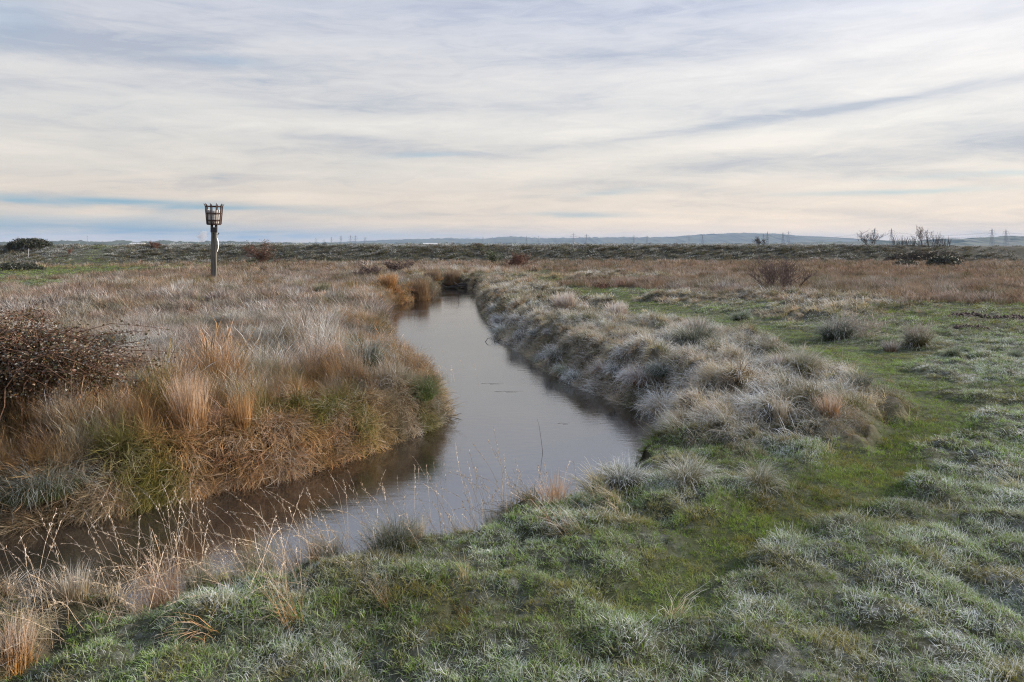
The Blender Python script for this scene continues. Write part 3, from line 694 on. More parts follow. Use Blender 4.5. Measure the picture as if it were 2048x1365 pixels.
# far buildings and mast
WHITE = simple('white_sheeting', (.42, .42, .41), (.50, .50, .49), .3, .6)
GREYROOF = simple('grey_sheeting', (.30, .31, .33), (.38, .39, .40), .3, .6)
DARKDOOR = simple('dark_doors', (.05, .055, .06), (.08, .08, .09), .5, .6)
def shed(u0, u1, vtop, Y, lab, long_=14.):
    x0, y0, zt = atd(u0, vtop, Y); x1, _, _ = atd(u1, vtop, Y); w = x1-x0
    r = empty('warehouse', ((x0+x1)/2, Y, 0)); hw = zt*.62
    b = MB(); b.box((0, long_/2, hw/2), (w, long_, hw)); b.build('wall', WHITE, r)
    b = MB(); V = [(-w/2-.3, -.3, hw), (w/2+.3, -.3, hw), (w/2+.3, long_/2, zt), (-w/2-.3, long_/2, zt), (w/2+.3, long_+.3, hw), (-w/2-.3, long_+.3, hw)]
    b.add(V, [(0, 1, 2, 3), (3, 2, 4, 5), (0, 3, 5), (1, 4, 2), (0, 5, 4, 1)]); b.build('roof', WHITE, r)
    for k in (-.3, .05, .34):
        b = MB(); b.box((w*k, -.06, hw*.35), (w*.08, .1, hw*.7)); b.build('door', DARKDOOR, r)
    tag(r, lab, 'warehouse', 'far sheds behind the sea wall')
shed(258, 284, 486.0, 2000, 'long white warehouse left of the beacon beyond the sea wall', 26)
shed(846, 874, 486.5, 2200, 'low white warehouse behind the sea wall under the hills', 22)
shed(1168, 1192, 489.2, 2100, 'low pale shed just showing over the bank at the middle', 18)
def mast(u, vtop, Y, lab, w=.3):
    x, y, z = atd(u, vtop, Y); r = empty('radio_mast', (x, y, 0))
    b = MB(); b.tube([(0, 0, 0), (0, 0, z*.7), (0, 0, z)], [w, w*.8, w*.5], 6); b.build('pole', STEEL, r)
    b = MB(); b.box((0, 0, z*.93), (w*5, w*1.2, w*1.4)); b.box((0, 0, z*.55), (w*4, w, w)); b.build('antenna', STEEL, r)
    tag(r, lab, 'mast')
mast(174.5, 472, 2000, 'thin pale mast over the dark woods at the far left', .45)
mast(94.5, 477, 2100, 'short thin mast just right of the dark round bush', .4)

# ------------------------------------------------------------------ fire beacon
WOOD = simple('weathered_oak', (.060, .057, .046), (.125, .118, .098), 7, .9, 0, .8, (3, 3, .22))
RUST = simple('rusted_iron', (.022, .013, .010), (.060, .028, .018), 14, .85, .3, .4)
BLACK = simple('black_painted_iron', (.012, .013, .018), (.03, .03, .036), 9, .5, .2, .2)
LINER = simple('pale_wire_liner', (.34, .33, .32), (.52, .50, .48), 10, .8, 0, .2)
PLATE = simple('white_enamel', (.74, .73, .70), (.82, .81, .79), 6, .4)
def beacon():
    x, y = at(428, 567, 0.02); g = hz(x, y); S = y*math.cos(0)/FPX*1.0
    H = EYE+(490-408)/FPX*y; r = empty('fire_beacon', (x, y, g)); H -= g
    px_ = y/FPX                                  # metres per photo pixel here
    rz = Matrix.Rotation(R(14), 3, 'Z')
    zt = H-56*px_; w = 10.6*px_*.92
    b = MB(); V = []; w2 = w/2; c = w*.09
    sect = [(-w2+c, -w2), (w2-c, -w2), (w2, -w2+c), (w2, w2-c), (w2-c, w2), (-w2+c, w2), (-w2, w2-c), (-w2, -w2+c)]
    nz_ = 14
    for i in range(nz_):
        z = -.4+(zt+.4)*i/(nz_-1); k = 1.02-.03*i/(nz_-1)
        V += [rz @ Vector((p[0]*k+.002*math.sin(i*1.7), p[1]*k+.002*math.cos(i*2.3), z)) for p in sect]
    F = [(i*8+t, i*8+(t+1) % 8, (i+1)*8+(t+1) % 8, (i+1)*8+t) for i in range(nz_-1) for t in range(8)]
    F.append(tuple(range((nz_-1)*8, nz_*8))); b.add(V, F); post = b.build('post', WOOD, r)
    for zz in (zt-.10, zt-.34):
        b = MB(); p = rz @ Vector((0, -w2-.012, 0)); b.tube([(p.x, p.y, zz), tuple(Vector((p.x, p.y, zz))+(rz @ Vector((0, -.05, 0))))], .045, 6); b.build('bolt', BLACK, post)
    # socket: four straps with a gap, collar
    zb = zt-.02; hs = 14.5*px_
    b = MB()
    for sx in (-1, 1): b.box((rz @ Vector((sx*(w2+.018), 0, 0)))+Vector((0, 0, zb+hs/2-.02)), (.03, w*1.08, hs), rz)
    for sy in (-1, 1):
        b.box((rz @ Vector((0, sy*(w2+.018), 0)))+Vector((0, 0, zb+hs*.33)), (w*.99, .03, hs*.66), rz)
        for sx in (-1, 1): b.box((rz @ Vector((sx*w*.36, sy*(w2+.018), 0)))+Vector((0, 0, zb+hs*.83)), (w*.26, .03, hs*.30), rz)
    b.build('socket', BLACK, r)
    z0 = H-41*px_; z1 = H-5.5*px_; zt_ = H
    r0 = 12.6*px_; r1 = 15.6*px_
    rad = lambda z: r0+(r1-r0)*(z-z0)/(z1-z0)
    b = MB(); b.ring((0, 0, z0), r0, .05, 24, .08)
    for k in range(3):
        a = k*math.pi/3+.2; b.box((0, 0, z0-.012), (r0*2-.06, .07, .03), Matrix.Rotation(a, 3, 'Z'))
    V = [(0, 0, z0+.02)]+[(math.cos(i*math.pi/9)*r0*.95, math.sin(i*math.pi/9)*r0*.95, z0+.02) for i in range(18)]
    b.add(V, [(0, 1+i, 1+(i+1) % 18) for i in range(18)]); bas = b.build('basket', RUST, r)
    for zz in (z0+(z1-z0)*.22, z0+(z1-z0)*.61, z1):
        b = MB(); b.ring((0, 0, zz), rad(zz), .03, 28, .065); b.build('hoop', RUST, bas)
    for k in range(10):
        a = k*2*math.pi/10+.31; ca, sa = math.cos(a), math.sin(a)
        b = MB(); P = []
        for z, dr in ((z0, 0.02), (z0+(z1-z0)*.5, .02), (z1, .02), (z1+(zt_-z1)*.45, .035), (zt_, .10)):
            q = rad(z)+dr; P.append((q*ca, q*sa, z))
        b.tube(P, [.034, .034, .034, .03, .018], 5); b.build('upright_bar', RUST, bas)
    # pale liner, open cylinder of thick mesh with a ragged top
    V = []; n = 32; za = z0+.05
    for i in range(n):
        a = i*2*math.pi/n; zb_ = z0+(z1-z0)*(.80+.05*math.sin(a*2+1)+.02*math.sin(a*7))
        for rr, z in ((.90, za), (.90, zb_), (.87, zb_), (.87, za)):
            q = (r0+(r1-r0)*(z-z0)/(z1-z0))*rr-.02; V.append((q*math.cos(a), q*math.sin(a), z))
    F = [(i*4+k, i*4+k+1, ((i+1) % n)*4+k+1, ((i+1) % n)*4+k) for i in range(n) for k in range(3)]
    b = MB(); b.add(V, F); b.build('liner', LINER, bas)
    for dxp in (.0, .33):
        b = MB(); c0 = Vector((dxp*r0*1.2, -rad(z0+.15)-.03, z0+.17))
        b.tube([c0+Vector((.075*math.cos(t*math.pi/6), 0, .085*math.sin(t*math.pi/6))) for t in range(14)], .016, 5, False); b.build('ring_handle', RUST, bas)
    # white number plate seen edge-on at the right of the post, hook above it
    side = rz @ Vector((w2+.015, w*.02, 0))
    zm = H-(740-133)/7.19*px_
    b = MB(); V = []
    for k in range(9):
        t = k/8; bow = .035+.075*math.sin(t*math.pi); zz = zm-.62*t*1.4+.50
        for sy in (-.13, .13):
            for th in (0, .014): V.append(rz @ Vector((w2+bow+th, sy, 0))+Vector((0, 0, zz)))
    F = []
    for k in range(8):
        a = k*4; F += [(a, a+4, a+6, a+2), (a+1, a+3, a+7, a+5), (a, a+1, a+5, a+4), (a+2, a+6, a+7, a+3)]
    F += [(0, 2, 3, 1), (32, 33, 35, 34)]; b.add(V, F); b.build('plaque', PLATE, r)
    b = MB(); zz = zm+.72
    q = [rz @ Vector((w2+d, 0, 0))+Vector((0, 0, zz+e)) for d, e in ((-.02, 0), (.07, 0), (.12, .04), (.12, .11))]
    b.tube(q, .022, 6); b.box(q[3], (.09, .05, .05), rz); b.build('hook', BLACK, r)
    tag(r, 'tall timber post carrying a rusty iron fire basket beside the stream', 'beacon')
beacon()

# ------------------------------------------------------------------ shrubs
def bark(name, c1, c2): return simple(name, c1, c2, 20, .9)
BK = {'purple': bark('purple_brown_bark', (.07, .046, .04), (.125, .088, .075)), 'red': bark('reddish_bark', (.095, .042, .030), (.16, .075, .048)),
      'russet': bark('russet_bark', (.085, .042, .026), (.17, .095, .06)), 'grey': bark('grey_bark', (.055, .05, .045), (.11, .10, .09)), 'dark': bark('dark_bark', (.03, .024, .022), (.06, .045, .04)), 'pale': bark('frosted_dead_stems', (.28, .22, .16), (.46, .42, .38))}
def leafmat(name, cols, frost=.35):
    m, N = material(name)
    bt = N.node('ShaderNodeAttribute', attribute_name='bt'); s = N.node('ShaderNodeSeparateXYZ'); N.l.new(bt.outputs['Vector'], s.inputs[0])
    t, r, q = s.outputs
    cr = N.node('ShaderNodeValToRGB'); cr.color_ramp.interpolation = 'LINEAR'; E = cr.color_ramp.elements
    E[0].color = cols[0]+(1,); E[1].color = cols[-1]+(1,)
    for i, c in enumerate(cols[1:-1]): e = E.new((i+1)/(len(cols)-1)); e.color = c+(1,)
    N.put(cr.inputs[0], r)
    f = N.m('MULTIPLY', N.ss(q, 1-frost, 1.0), N.m('ADD', .08, N.m('MULTIPLY', N.ss(t, .3, 1.), .5)), clamp=True)
    c = N.mix(f, cr.outputs[0], (.52, .55, .56))
    b = N.node('ShaderNodeBsdfPrincipled'); N.put(b.inputs['Base Color'], c); b.inputs['Roughness'].default_value = .45; b.inputs['Specular IOR Level'].default_value = .4
    tr = N.node('ShaderNodeBsdfTranslucent'); N.put(tr.inputs[0], c); mx = N.node('ShaderNodeMixShader'); mx.inputs[0].default_value = .25
    N.l.new(b.outputs[0], mx.inputs[1]); N.l.new(tr.outputs[0], mx.inputs[2]); N.l.new(mx.outputs[0], N.node('ShaderNodeOutputMaterial').inputs[0])
    return m
def grow(rs, p, d, L, r, lvl, out, spread, up, tips, wob=.18, nb=(3, 5), thin=.011):
    n = 5; P = [p]; q = Vector(p); dd = Vector(d)
    for i in range(n):
        dd = (dd+Vector((rs.gauss(0, wob), rs.gauss(0, wob), rs.gauss(0, wob)+up*.12))).normalized(); q = q+dd*(L/n); P.append(q.copy())
    out[min(lvl, 1)].append((P, [max(thin, r*(1-.55*i/n)) for i in range(n+1)]))
    if lvl <= 0: tips.append((q.copy(), dd.copy())); return
    for k in range(rs.randint(*nb)):
        i = rs.randint(1 if lvl > 1 else 0, n); a = rs.random()*2*math.pi
        s = Vector((math.cos(a), math.sin(a), rs.uniform(-.1, .5)))
        grow(rs, P[i], (dd+s*spread).normalized(), L*rs.uniform(.5, .8), r*.5, lvl-1, out, spread, up, tips, wob, nb, thin)
def shrub(name, u, v, wpx, hpx, lab, cat, mats, nst=7, lvl=3, spread=.8, up=1., seed=1, thin=.012, leaves=None, r=.03, z=None, group=None, fan=.8, nb=(3, 5)):
    rs = random.Random(seed)
    if z is None:
        x, y = ong(u, v); z = hz(x, y)
    else: x, y, z = z
    k = y/FPX; Wd = wpx*k; Hh = hpx*k
    ro = empty(name, (x, y, z-.03)); out = {0: [], 1: []}; tips = []
    sp_ = .42 if name == 'bare_sapling' else .10
    for i in range(nst):
        a = rs.random()*2*math.pi; q = rs.uniform(.1, fan)
        b0 = Vector((math.cos(a)*Wd*sp_*rs.random(), math.sin(a)*Wd*sp_*rs.random(), 0))
        d = Vector((math.cos(a)*q, math.sin(a)*q, 1)).normalized()
        grow(rs, b0, d, Hh*rs.uniform(.4, .6), r*rs.uniform(.6, 1), lvl, out, spread, up, tips, nb=nb, thin=thin)
    allp = np.array([tuple(p) for L_ in out.values() for P, _ in L_ for p in P])
    sx = Wd/2/np.percentile(np.abs(allp[:, :2]), 97); szz = Hh/np.percentile(allp[:, 2], 98.5)
    for lv, nm in ((1, 'stems'), (0, 'twigs')):
        b = MB()
        for P, rad in out[lv]: b.tube([(p.x*sx, p.y*sx, max(-.05, p.z*szz)) for p in P], rad, 3 if lv == 0 else 5, False)
        b.build(nm, mats, ro)
    if leaves:
        lm, nl, ls = leaves; g = np.random.default_rng(seed)
        T = np.array([(t[0].x*sx, t[0].y*sx, t[0].z*szz) for t in tips]); idx = g.integers(0, len(T), nl)
        leaf_mesh('foliage', T[idx]+g.normal(0, ls*1.6, (nl, 3)), ls, lm, ro, seed)
    tag(ro, lab, cat, group); return ro
def leaf_mesh(name, C, s, mat, parent, seed=0, flat=.5):
    g = np.random.default_rng(seed+100); n = len(C)
    a = g.normal(size=(n, 3)); a[:, 2] *= flat; a /= np.linalg.norm(a, axis=1)[:, None]
    b = g.normal(size=(n, 3)); b[:, 2] *= .8; b -= (a*b).sum(1)[:, None]*a; b /= np.linalg.norm(b, axis=1)[:, None]
    c = np.cross(a, b); L = s*(.6+.8*g.random(n))[:, None]; Wd = L*.36
    V = np.stack([C, C+a*L*.45+b*Wd+c*L*.12, C+a*L-c*L*.05, C+a*L*.45-b*Wd+c*L*.12, C+a*L*.5-c*L*.04], 1)
    k = (np.arange(n)*5)[:, None, None]; F = (k+np.array([[0, 4, 2, 1], [0, 3, 2, 4]])[None]).reshape(-1, 4)
    r1 = np.repeat(g.random(n), 5); r2 = np.repeat(g.random(n), 5); t = np.tile(np.array([.2, .9, 1., .9, .1]), n)
    o = mesh_np(name, V.reshape(-1, 3), F, mat, parent); fattr(o.data, 'bt', 'FLOAT_VECTOR', np.stack([t, r1, r2], 1).astype(np.float32)); return o
def onwall(u, vtop=None, q=9.5):          # a point on the sea wall crest in direction u
    Y = 96.
    for _ in range(6): x = (u-1024)/FPX*Y; Y = float(wall_base(np.array([x]))[0])+q
    return (x, Y, hz(x, Y))
LV = {'bramble': leafmat('bramble_leaves', [(.11, .04, .026), (.05, .055, .02), (.13, .06, .03), (.05, .05, .02), (.16, .09, .04)], .25),
      'dark': leafmat('dark_evergreen_leaves', [(.012, .022, .012), (.03, .04, .018), (.05, .035, .022)], .12),
      'brown': leafmat('brown_dead_leaves', [(.07, .045, .025), (.055, .055, .02), (.12, .06, .03)], .12),
      'thicket': leafmat('thicket_leaves', [(.040, .032, .022), (.03, .032, .016), (.06, .04, .026)], .05),
      'gorse': leafmat('gorse_needles', [(.03, .06, .016), (.05, .08, .02), (.07, .08, .02)], .15)}
shrub('bare_shrub', 1566, 583, 112, 66, 'large reddish bare shrub standing alone on the right marsh', 'shrub', BK['purple'], 18, 2, .34, 3.0, 3, .007, r=.018, fan=.62, nb=(5, 7))
shrub('bare_shrub', 731, 558, 66, 30, 'low purple-brown bare shrub behind the left marsh, the wider of two', 'shrub', BK['purple'], 10, 3, .7, .8, 4, .012, r=.02)
shrub('bare_shrub', 800, 545, 52, 24, 'low purple-brown bare shrub at the foot of the bank, the smaller of two', 'shrub', BK['purple'], 9, 3, .7, .8, 5, .013, r=.02)
shrub('bushy_shrub', 527, 527, 60, 40, 'brown leafy shrub leaning on the bank right of the beacon', 'shrub', BK['red'], 9, 3, .8, 1, 6, .016, leaves=(LV['brown'], 2600, .10), r=.04)
shrub('bare_shrub', 553, 531, 16, 18, 'thin reddish sapling at the right side of the brown leafy shrub', 'shrub', BK['red'], 3, 2, .5, 1.4, 7, .016, r=.03)
shrub('bare_shrub', 1034, 538, 52, 30, 'round brown twiggy shrub at the foot of the bank above the stream', 'shrub', BK['red'], 11, 3, .7, 1, 8, .012, leaves=(LV['brown'], 500, .07), r=.02)
shrub('gorse_bush', 990, 530, 24, 24, 'small green gorse beside the round brown twiggy shrub', 'shrub', BK['dark'], 7, 2, .6, 1.2, 9, .016, leaves=(LV['gorse'], 1300, .10), r=.03)
shrub('hawthorn', 1522, 496, 30, 19, 'small windswept bare hawthorn on top of the bank', 'tree', BK['dark'], 7, 3, .55, 1., 10, .010, r=.04, z=onwall(1522), nb=(3, 4), fan=.9)
shrub('bare_tree', 1745, 500, 44, 32, 'small bare tree with few leaves on the bank before a pylon', 'tree', BK['dark'], 9, 3, .4, 1.6, 11, .009, r=.03, z=onwall(1745, q=7.5), nb=(3, 4), fan=.7)
shrub('bare_tree', 1845, 498, 44, 40, 'tallest bare tree rising from the thicket on the bank', 'tree', BK['purple'], 5, 4, .42, 1.8, 12, .010, r=.07, z=onwall(1845), leaves=(LV['brown'], 40, .08), fan=.45, nb=(2, 3))
for i, (u, w_, h_, lab) in enumerate([(1796, 34, 20, 'leftmost upright bare sapling cluster of the thicket on the bank'), (1822, 34, 18, 'second bare sapling cluster of the thicket, left of the tallest tree'),
                                      (1866, 36, 27, 'bare sapling cluster close right of the tallest tree'), (1886, 26, 20, 'rightmost bare saplings of the thicket on the bank')]):
    shrub('bare_sapling', u, 498, w_, h_, lab, 'sapling', BK['dark'], 26, 1, .25, 3., 20+i, .010, r=.020, z=onwall(u, q=8.5), group='bare saplings of the thicket', fan=.35)
def bramble_mass(name, u, v, wpx, hpx, dep, lab, lm, n, ls, seed, z=None, stems='dark', cat='bush'):
    if z is None:
        x, y = ong(u, v); z = hz(x, y)
    else: x, y, z = z
    k = y/FPX; a, h = wpx*k/2, hpx*k; g = np.random.default_rng(seed)
    ro = empty(name, (x, y, z-.05))
    th = g.random(n)*2*np.pi; rr = np.sqrt(g.random(n)); px_ = rr*np.cos(th); py_ = rr*np.sin(th)
    top = np.sqrt(np.maximum(0, 1-rr**2.6))*(.62+.5*fbm(px_*2.3+seed, py_*2.3, seed, 3))
    zz = top*(1-.55*g.random(n)**2.2)
    C = np.stack([px_*a, py_*dep, zz*h], 1)+g.normal(0, ls*.6, (n, 3)); C[:, 2] = np.maximum(C[:, 2], 0)
    leaf_mesh('foliage', C, ls, lm, ro, seed)
    b = MB(); rs = random.Random(seed)
    for i in range(60):
        q = rs.random()*2*math.pi; d = rs.random()**.5; ex, ey = d*math.cos(q)*a*1.04, d*math.sin(q)*dep
        hh = h*rs.uniform(.7, 1.12)*(1-.6*d*d)
        P = [(ex*t, ey*t, hh*math.sin(min(1, t*1.2)*math.pi*.62)) for t in (0, .25, .5, .75, 1)]
        b.tube(P, [ls*.16, ls*.14, ls*.12, ls*.1, ls*.07], 3, False)
    b.build('stems', BK[stems], ro); tag(ro, lab, cat); return ro
bramble_mass('bramble_thicket', 1850, 527, 165, 24, 2.6, 'broad dark bramble thicket on the slope of the bank below the bare saplings', LV['thicket'], 17000, .11, 41)
bramble_mass('bramble_thicket', 1888, 534, 66, 22, 1.6, 'low dark green bramble hump at the right foot of the thicket', LV['dark'], 3000, .13, 42)
bramble_mass('bramble_thicket', 1812, 535, 46, 16, 1.3, 'low purple-dark bramble hump at the left foot of the thicket', LV['dark'], 1600, .13, 43)
bramble_mass('dark_bush', 60, 494, 82, 19, 2.6, 'dark domed evergreen bush on the bank at the far left', LV['dark'], 5200, .17, 44, z=onwall(60, q=9))
bramble_mass('bramble_bank', 22, 541, 130, 15, 1.8, 'long low dark bramble band at the left edge below the bank', LV['dark'], 4200, .13, 45)
bramble_mass('dead_fern', 955, 496, 30, 8, .8, 'reddish dead fern clump on top of the bank near the middle', LV['brown'], 900, .10, 46, z=onwall(955, q=8.5), stems='red', cat='fern')
shrub('bare_shrub', 312, 494, 26, 15, 'small brown bare shrub on top of the bank left of the beacon', 'shrub', BK['red'], 6, 3, .6, 1, 31, .014, r=.03, z=onwall(312))
shrub('bare_shrub', 137, 494, 13, 12, 'tiny reddish shrub on the bank just right of the dark domed bush', 'shrub', BK['red'], 4, 2, .5, 1.2, 32, .014, r=.03, z=onwall(137))
for i, (u, w_, h_, lab) in enumerate([(651, 9, 8, 'tiny dark sapling on the bank under the far pylon cluster'), (388, 12, 7, 'tiny dead weeds on the bank left of the post'), (1052, 26, 5, 'low dead weeds along the bank top right of the fern'), (1640, 24, 6, 'low dead weeds along the bank top near the hawthorn'), (1125, 20, 6, 'thin dead weeds on the bank top above the green path'), (1345, 16, 5, 'thin dead weeds on the bank top below the hill flank')]):
    shrub('dead_weeds', u, 496, w_, h_, lab, 'weeds', BK['dark'], 6, 1, .4, 1.4, 50+i, .012, r=.02, z=onwall(u, q=8.5))
# marker post on the left slope
x, y = ong(57, 518); z = hz(x, y); b = MB(); b.tube([(x, y, z-.2), (x, y, z+1.15)], .035, 8); b.tube([(x, y, z+1.15), (x, y, z+1.2)], [.05, .02], 8)
tag(b.build('marker_post', GREYROOF), 'thin pale marker post on the grassy slope at the far left', 'post')

# big foreground bramble on the left bank
def big_bramble():
    x, y = -6.6, 9.75; z = hz(x, y); ro = empty('bramble_bush', (x, y, z)); rs = random.Random(5); g = np.random.default_rng(5)
    canes = MB(); C = []
    for i in range(330):
        a = rs.random()*2*math.pi; d = rs.uniform(.35, 1.)**.8
        bx, by = rs.gauss(0, .45), rs.gauss(0, .35)
        ex, ey = math.cos(a)*1.62*d, math.sin(a)*1.1*d
        hgt = rs.uniform(.75, 1.5)*(1-.42*d*d)*(1 if ex < .3 else .93-.14*ex)+.12
        if i > 265: ex, ey, hgt = rs.uniform(.9, 2.2), rs.uniform(-.9, .3), rs.uniform(.55, 1.2)
        P = []
        droop = rs.uniform(.45, .9)
        for k in range(9):
            t = k/8; zz = hgt*math.sin(t**.8*math.pi*droop)/math.sin(min(.5, droop)*math.pi)*1.0
            P.append(Vector((bx+(ex-bx)*t**1.3+rs.gauss(0, .03), by+(ey-by)*t**1.3+rs.gauss(0, .03), max(.02, zz)+rs.gauss(0, .02))))
        canes.tube(P, [.0075-.0006*k for k in range(9)], 4, False)
        for k in range(2, 9):
            for _ in range(11 if k > 3 else 5):
                t = rs.random(); q = P[k-1].lerp(P[k], t)
                if q.z > .42: C.append(tuple(q+Vector((rs.gauss(0, .045), rs.gauss(0, .045), rs.gauss(0, .04)))))
    canes.build('canes', BK['russet'], ro)
    C = np.array(C); m = 6000
    th = g.random(m)*2*np.pi; rr = np.sqrt(g.random(m)); top = 1.38*np.sqrt(np.maximum(0, 1-rr**2.4))*(.7+.35*fbm(rr*np.cos(th)*3, rr*np.sin(th)*3, 2, 3))
    D = np.stack([rr*np.cos(th)*1.35, rr*np.sin(th)*.9, np.maximum(.40, top*(1-.6*g.random(m)**1.3))], 1)
    leaf_mesh('foliage', np.vstack([C, D]), .037, LV['bramble'], ro, 9)
    tag(ro, 'large dark bramble bush with maroon frosted leaves at the left edge', 'bramble')
big_bramble()

# ------------------------------------------------------------------ tussocks one can point to
def own(o, tint, frost): o['tint'] = [float(c) for c in tint]; o['frost'] = float(frost); return o
TIN = {'dark': (.050, .062, .028), 'green': (.07, .105, .025), 'olive': (.12, .11, .035), 'straw': (.30, .23, .13), 'orange': (.33, .175, .06), 'brown': (.17, .105, .055), 'pink': (.32, .22, .15)}
def tussock(u, v, wpx, hpx, style, tint, frost, lab, name='grass_tussock', group=None, z=0., lean=-.1):
    x, y = toland(*at(u, v, .0), .42) if v > 1190-.2*u and u < 1120 else ong(u, v)
    g = hz(x, y); k = y/FPX; a = wpx*k/2; h = hpx*k; s = int(u*7+v)
    w = max(.0034, min(.02, y*.00062)); h *= 1.1 if (v > 1190-.2*u and u < 1120) else 1.; n = int(np.clip(520*(a/.35)**.7, 160, 1100))
    if style == 'dome':
        p = [blades(n, h*1.5, .3, w, a*.55, .05, 1.0, 1.9, .12, 5, 0, s), blades(n//3, h*1.2, .3, w, a*.3, .0, .5, 1.6, .1, 5, 0, s+1), blades(n//4, h*1.7, .25, w*.8, a*.4, .1, .7, 1.3, .3, 5, 0, s+2)]
    elif style == 'spiky':
        p = [blades(n, h*1.0, .3, w, a*.5, .02, .55, .45, .2, 4, 0, s), blades(n//3, h*.6, .4, w, a*.6, .2, 1.1, 1.4, .2, 4, 0, s+1)]
    else:   # plume: upright sheaf
        p = [blades(n, h*1.02, .2, w, a*.5, .0, .28, .35, .3, 5, 0, s), blades(n//3, h*.55, .3, w, a*.7, .1, .8, 1.0, .2, 4, 0, s+1)]
    o = bmesh_obj(name, p); o.location = (x, y, g-.03); o.rotation_euler = (0, lean, 0)
    own(o, TIN[tint], frost); tag(o, lab, 'grass tussock', group); return o
for t in [(1673, 682, 76, 40, 'dome', 'dark', .35, 'dark green drooping tussock in front of the pale dead weeds'),
          (1395, 702, 70, 50, 'dome', 'dark', .25, 'tall dark green tussock above the frosted right bank'),
          (1392, 672, 66, 38, 'spiky', 'brown', .45, 'tan pointed tussock just behind the tall dark green one'),
          (1602, 750, 84, 40, 'dome', 'olive', .4, 'broad grey-green tussock left of the green path'),
          (1500, 747, 60, 34, 'dome', 'dark', .5, 'grey frosted tussock on the right bank, left neighbour of the broad one'),
          (1555, 735, 40, 26, 'spiky', 'brown', .5, 'small brown tussock between two grey-green ones on the right bank'),
          (1722, 781, 42, 34, 'dome', 'dark', .25, 'small round dark green tussock beside the path bend'),
          (1838, 690, 54, 32, 'dome', 'olive', .35, 'olive brown tussock at the right end of the dead weeds'),
          (1782, 704, 38, 24, 'spiky', 'brown', .4, 'small brown tussock right of the drooping dark one'),
          (1483, 641, 40, 18, 'dome', 'green', .35, 'small green tussock alone in the pale grass above the bank'),
          (645, 590, 46, 24, 'spiky', 'olive', .2, 'dark olive tussock on the left marsh beyond the beacon'),
          (580, 640, 34, 14, 'dome', 'green', .3, 'small bright green tuft in the frosted left marsh'),
          (662, 645, 60, 20, 'dome', 'green', .4, 'wide low green tussock near the left bank'),
          (840, 604, 62, 42, 'plume', 'brown', .05, 'dark brown rush clump at the water on the far left bank'),
          (778, 578, 44, 30, 'spiky', 'orange', .1, 'bright orange tuft behind the far left bank'),
          (905, 569, 58, 26, 'plume', 'brown', .1, 'brown rush clump where the stream turns out of sight'),
          (866, 562, 60, 20, 'plume', 'brown', .1, 'low brown rushes left of the stream turn'),
          (1130, 622, 66, 36, 'spiky', 'pink', .5, 'peach coloured tall tuft by the green path'),
          (1235, 632, 62, 28, 'spiky', 'pink', .55, 'pale pink tuft right of the peach coloured one'),
          (1520, 972, 64, 44, 'dome', 'olive', .45, 'dark hollow tussock in the foreground turf left of the path'),
          (1375, 965, 90, 46, 'dome', 'olive', .6, 'bluish frosted tussock in the foreground near the bank corner'),
          (1250, 962, 110, 36, 'dome', 'dark', .75, 'big frosted tussock overhanging the water at the near right'),
          (1330, 830, 74, 44, 'dome', 'straw', .85, 'frosted drooping tussock at the tip of the right bank'),
          (1660, 830, 56, 46, 'spiky', 'orange', .35, 'rusty spiky tuft left of the path'),
          (1560, 840, 46, 44, 'plume', 'straw', .4, 'narrow straw tuft on the right bank'),
          (1075, 1010, 80, 64, 'spiky', 'orange', .25, 'orange spiky tuft at the water, rightmost of the near shore'),
          (970, 1035, 110, 36, 'spiky', 'olive', .35, 'olive and straw tuft at the near shore, left of the orange one'),
          (820, 1070, 64, 56, 'plume', 'straw', .3, 'upright straw tuft at the near shore'),
          (790, 1112, 130, 52, 'dome', 'dark', .25, 'large dark drooping tussock on the near shore'),
          (655, 1105, 84, 60, 'spiky', 'olive', .3, 'olive tuft leaning over the water left of the large tussock'),
          (510, 1150, 100, 84, 'spiky', 'olive', .2, 'orange-green spiky tuft on the near shore, below the bank bend'),
          (400, 1190, 90, 60, 'spiky', 'olive', .3, 'orange-green tuft among flattened frosted stalks'),
          (320, 1200, 90, 66, 'spiky', 'orange', .2, 'rusty green tuft at the near shore, second from the left'),
          (150, 1250, 90, 60, 'spiky', 'straw', .4, 'straw tuft at the near shore close to the left edge'),
          (30, 1345, 110, 95, 'plume', 'orange', .35, 'tall orange tuft in the bottom left corner'),
          (385, 872, 110, 118, 'plume', 'orange', .25, 'tall fox orange grass plume on the left bank'),
          (488, 880, 42, 84, 'plume', 'orange', .1, 'narrow pointed orange plume on the left bank'),
          (735, 740, 60, 66, 'dome', 'dark', .4, 'dark tussock among orange grass on the left promontory'),
          (845, 800, 70, 40, 'dome', 'green', .1, 'bright green tuft near the tip of the left promontory'),
          (265, 790, 60, 40, 'dome', 'dark', .6, 'grey frosted tussock right behind the bramble'),
          (90, 1010, 240, 62, 'dome', 'dark', .3, 'frosted bluish tussock hanging over the water at the left edge'),
          (1905, 712, 26, 16, 'dome', 'green', .3, 'small green tuft in frosted turf at the right, left of two'),
          (2030, 716, 30, 18, 'dome', 'green', .3, 'small green tuft in frosted turf at the right edge')]:
    tussock(*t)
rb = smooth_poly(np.array([at(u, v, WATER_Z) for u, v in right_bank[2:]]), 1)[:-3]
_rs = random.Random(12); q_ = 0.; ORD = 'first second third fourth fifth sixth seventh eighth ninth tenth eleventh twelfth thirteenth fourteenth fifteenth sixteenth seventeenth eighteenth nineteenth twentieth twenty-first twenty-second twenty-third twenty-fourth'.split(); k_ = 0
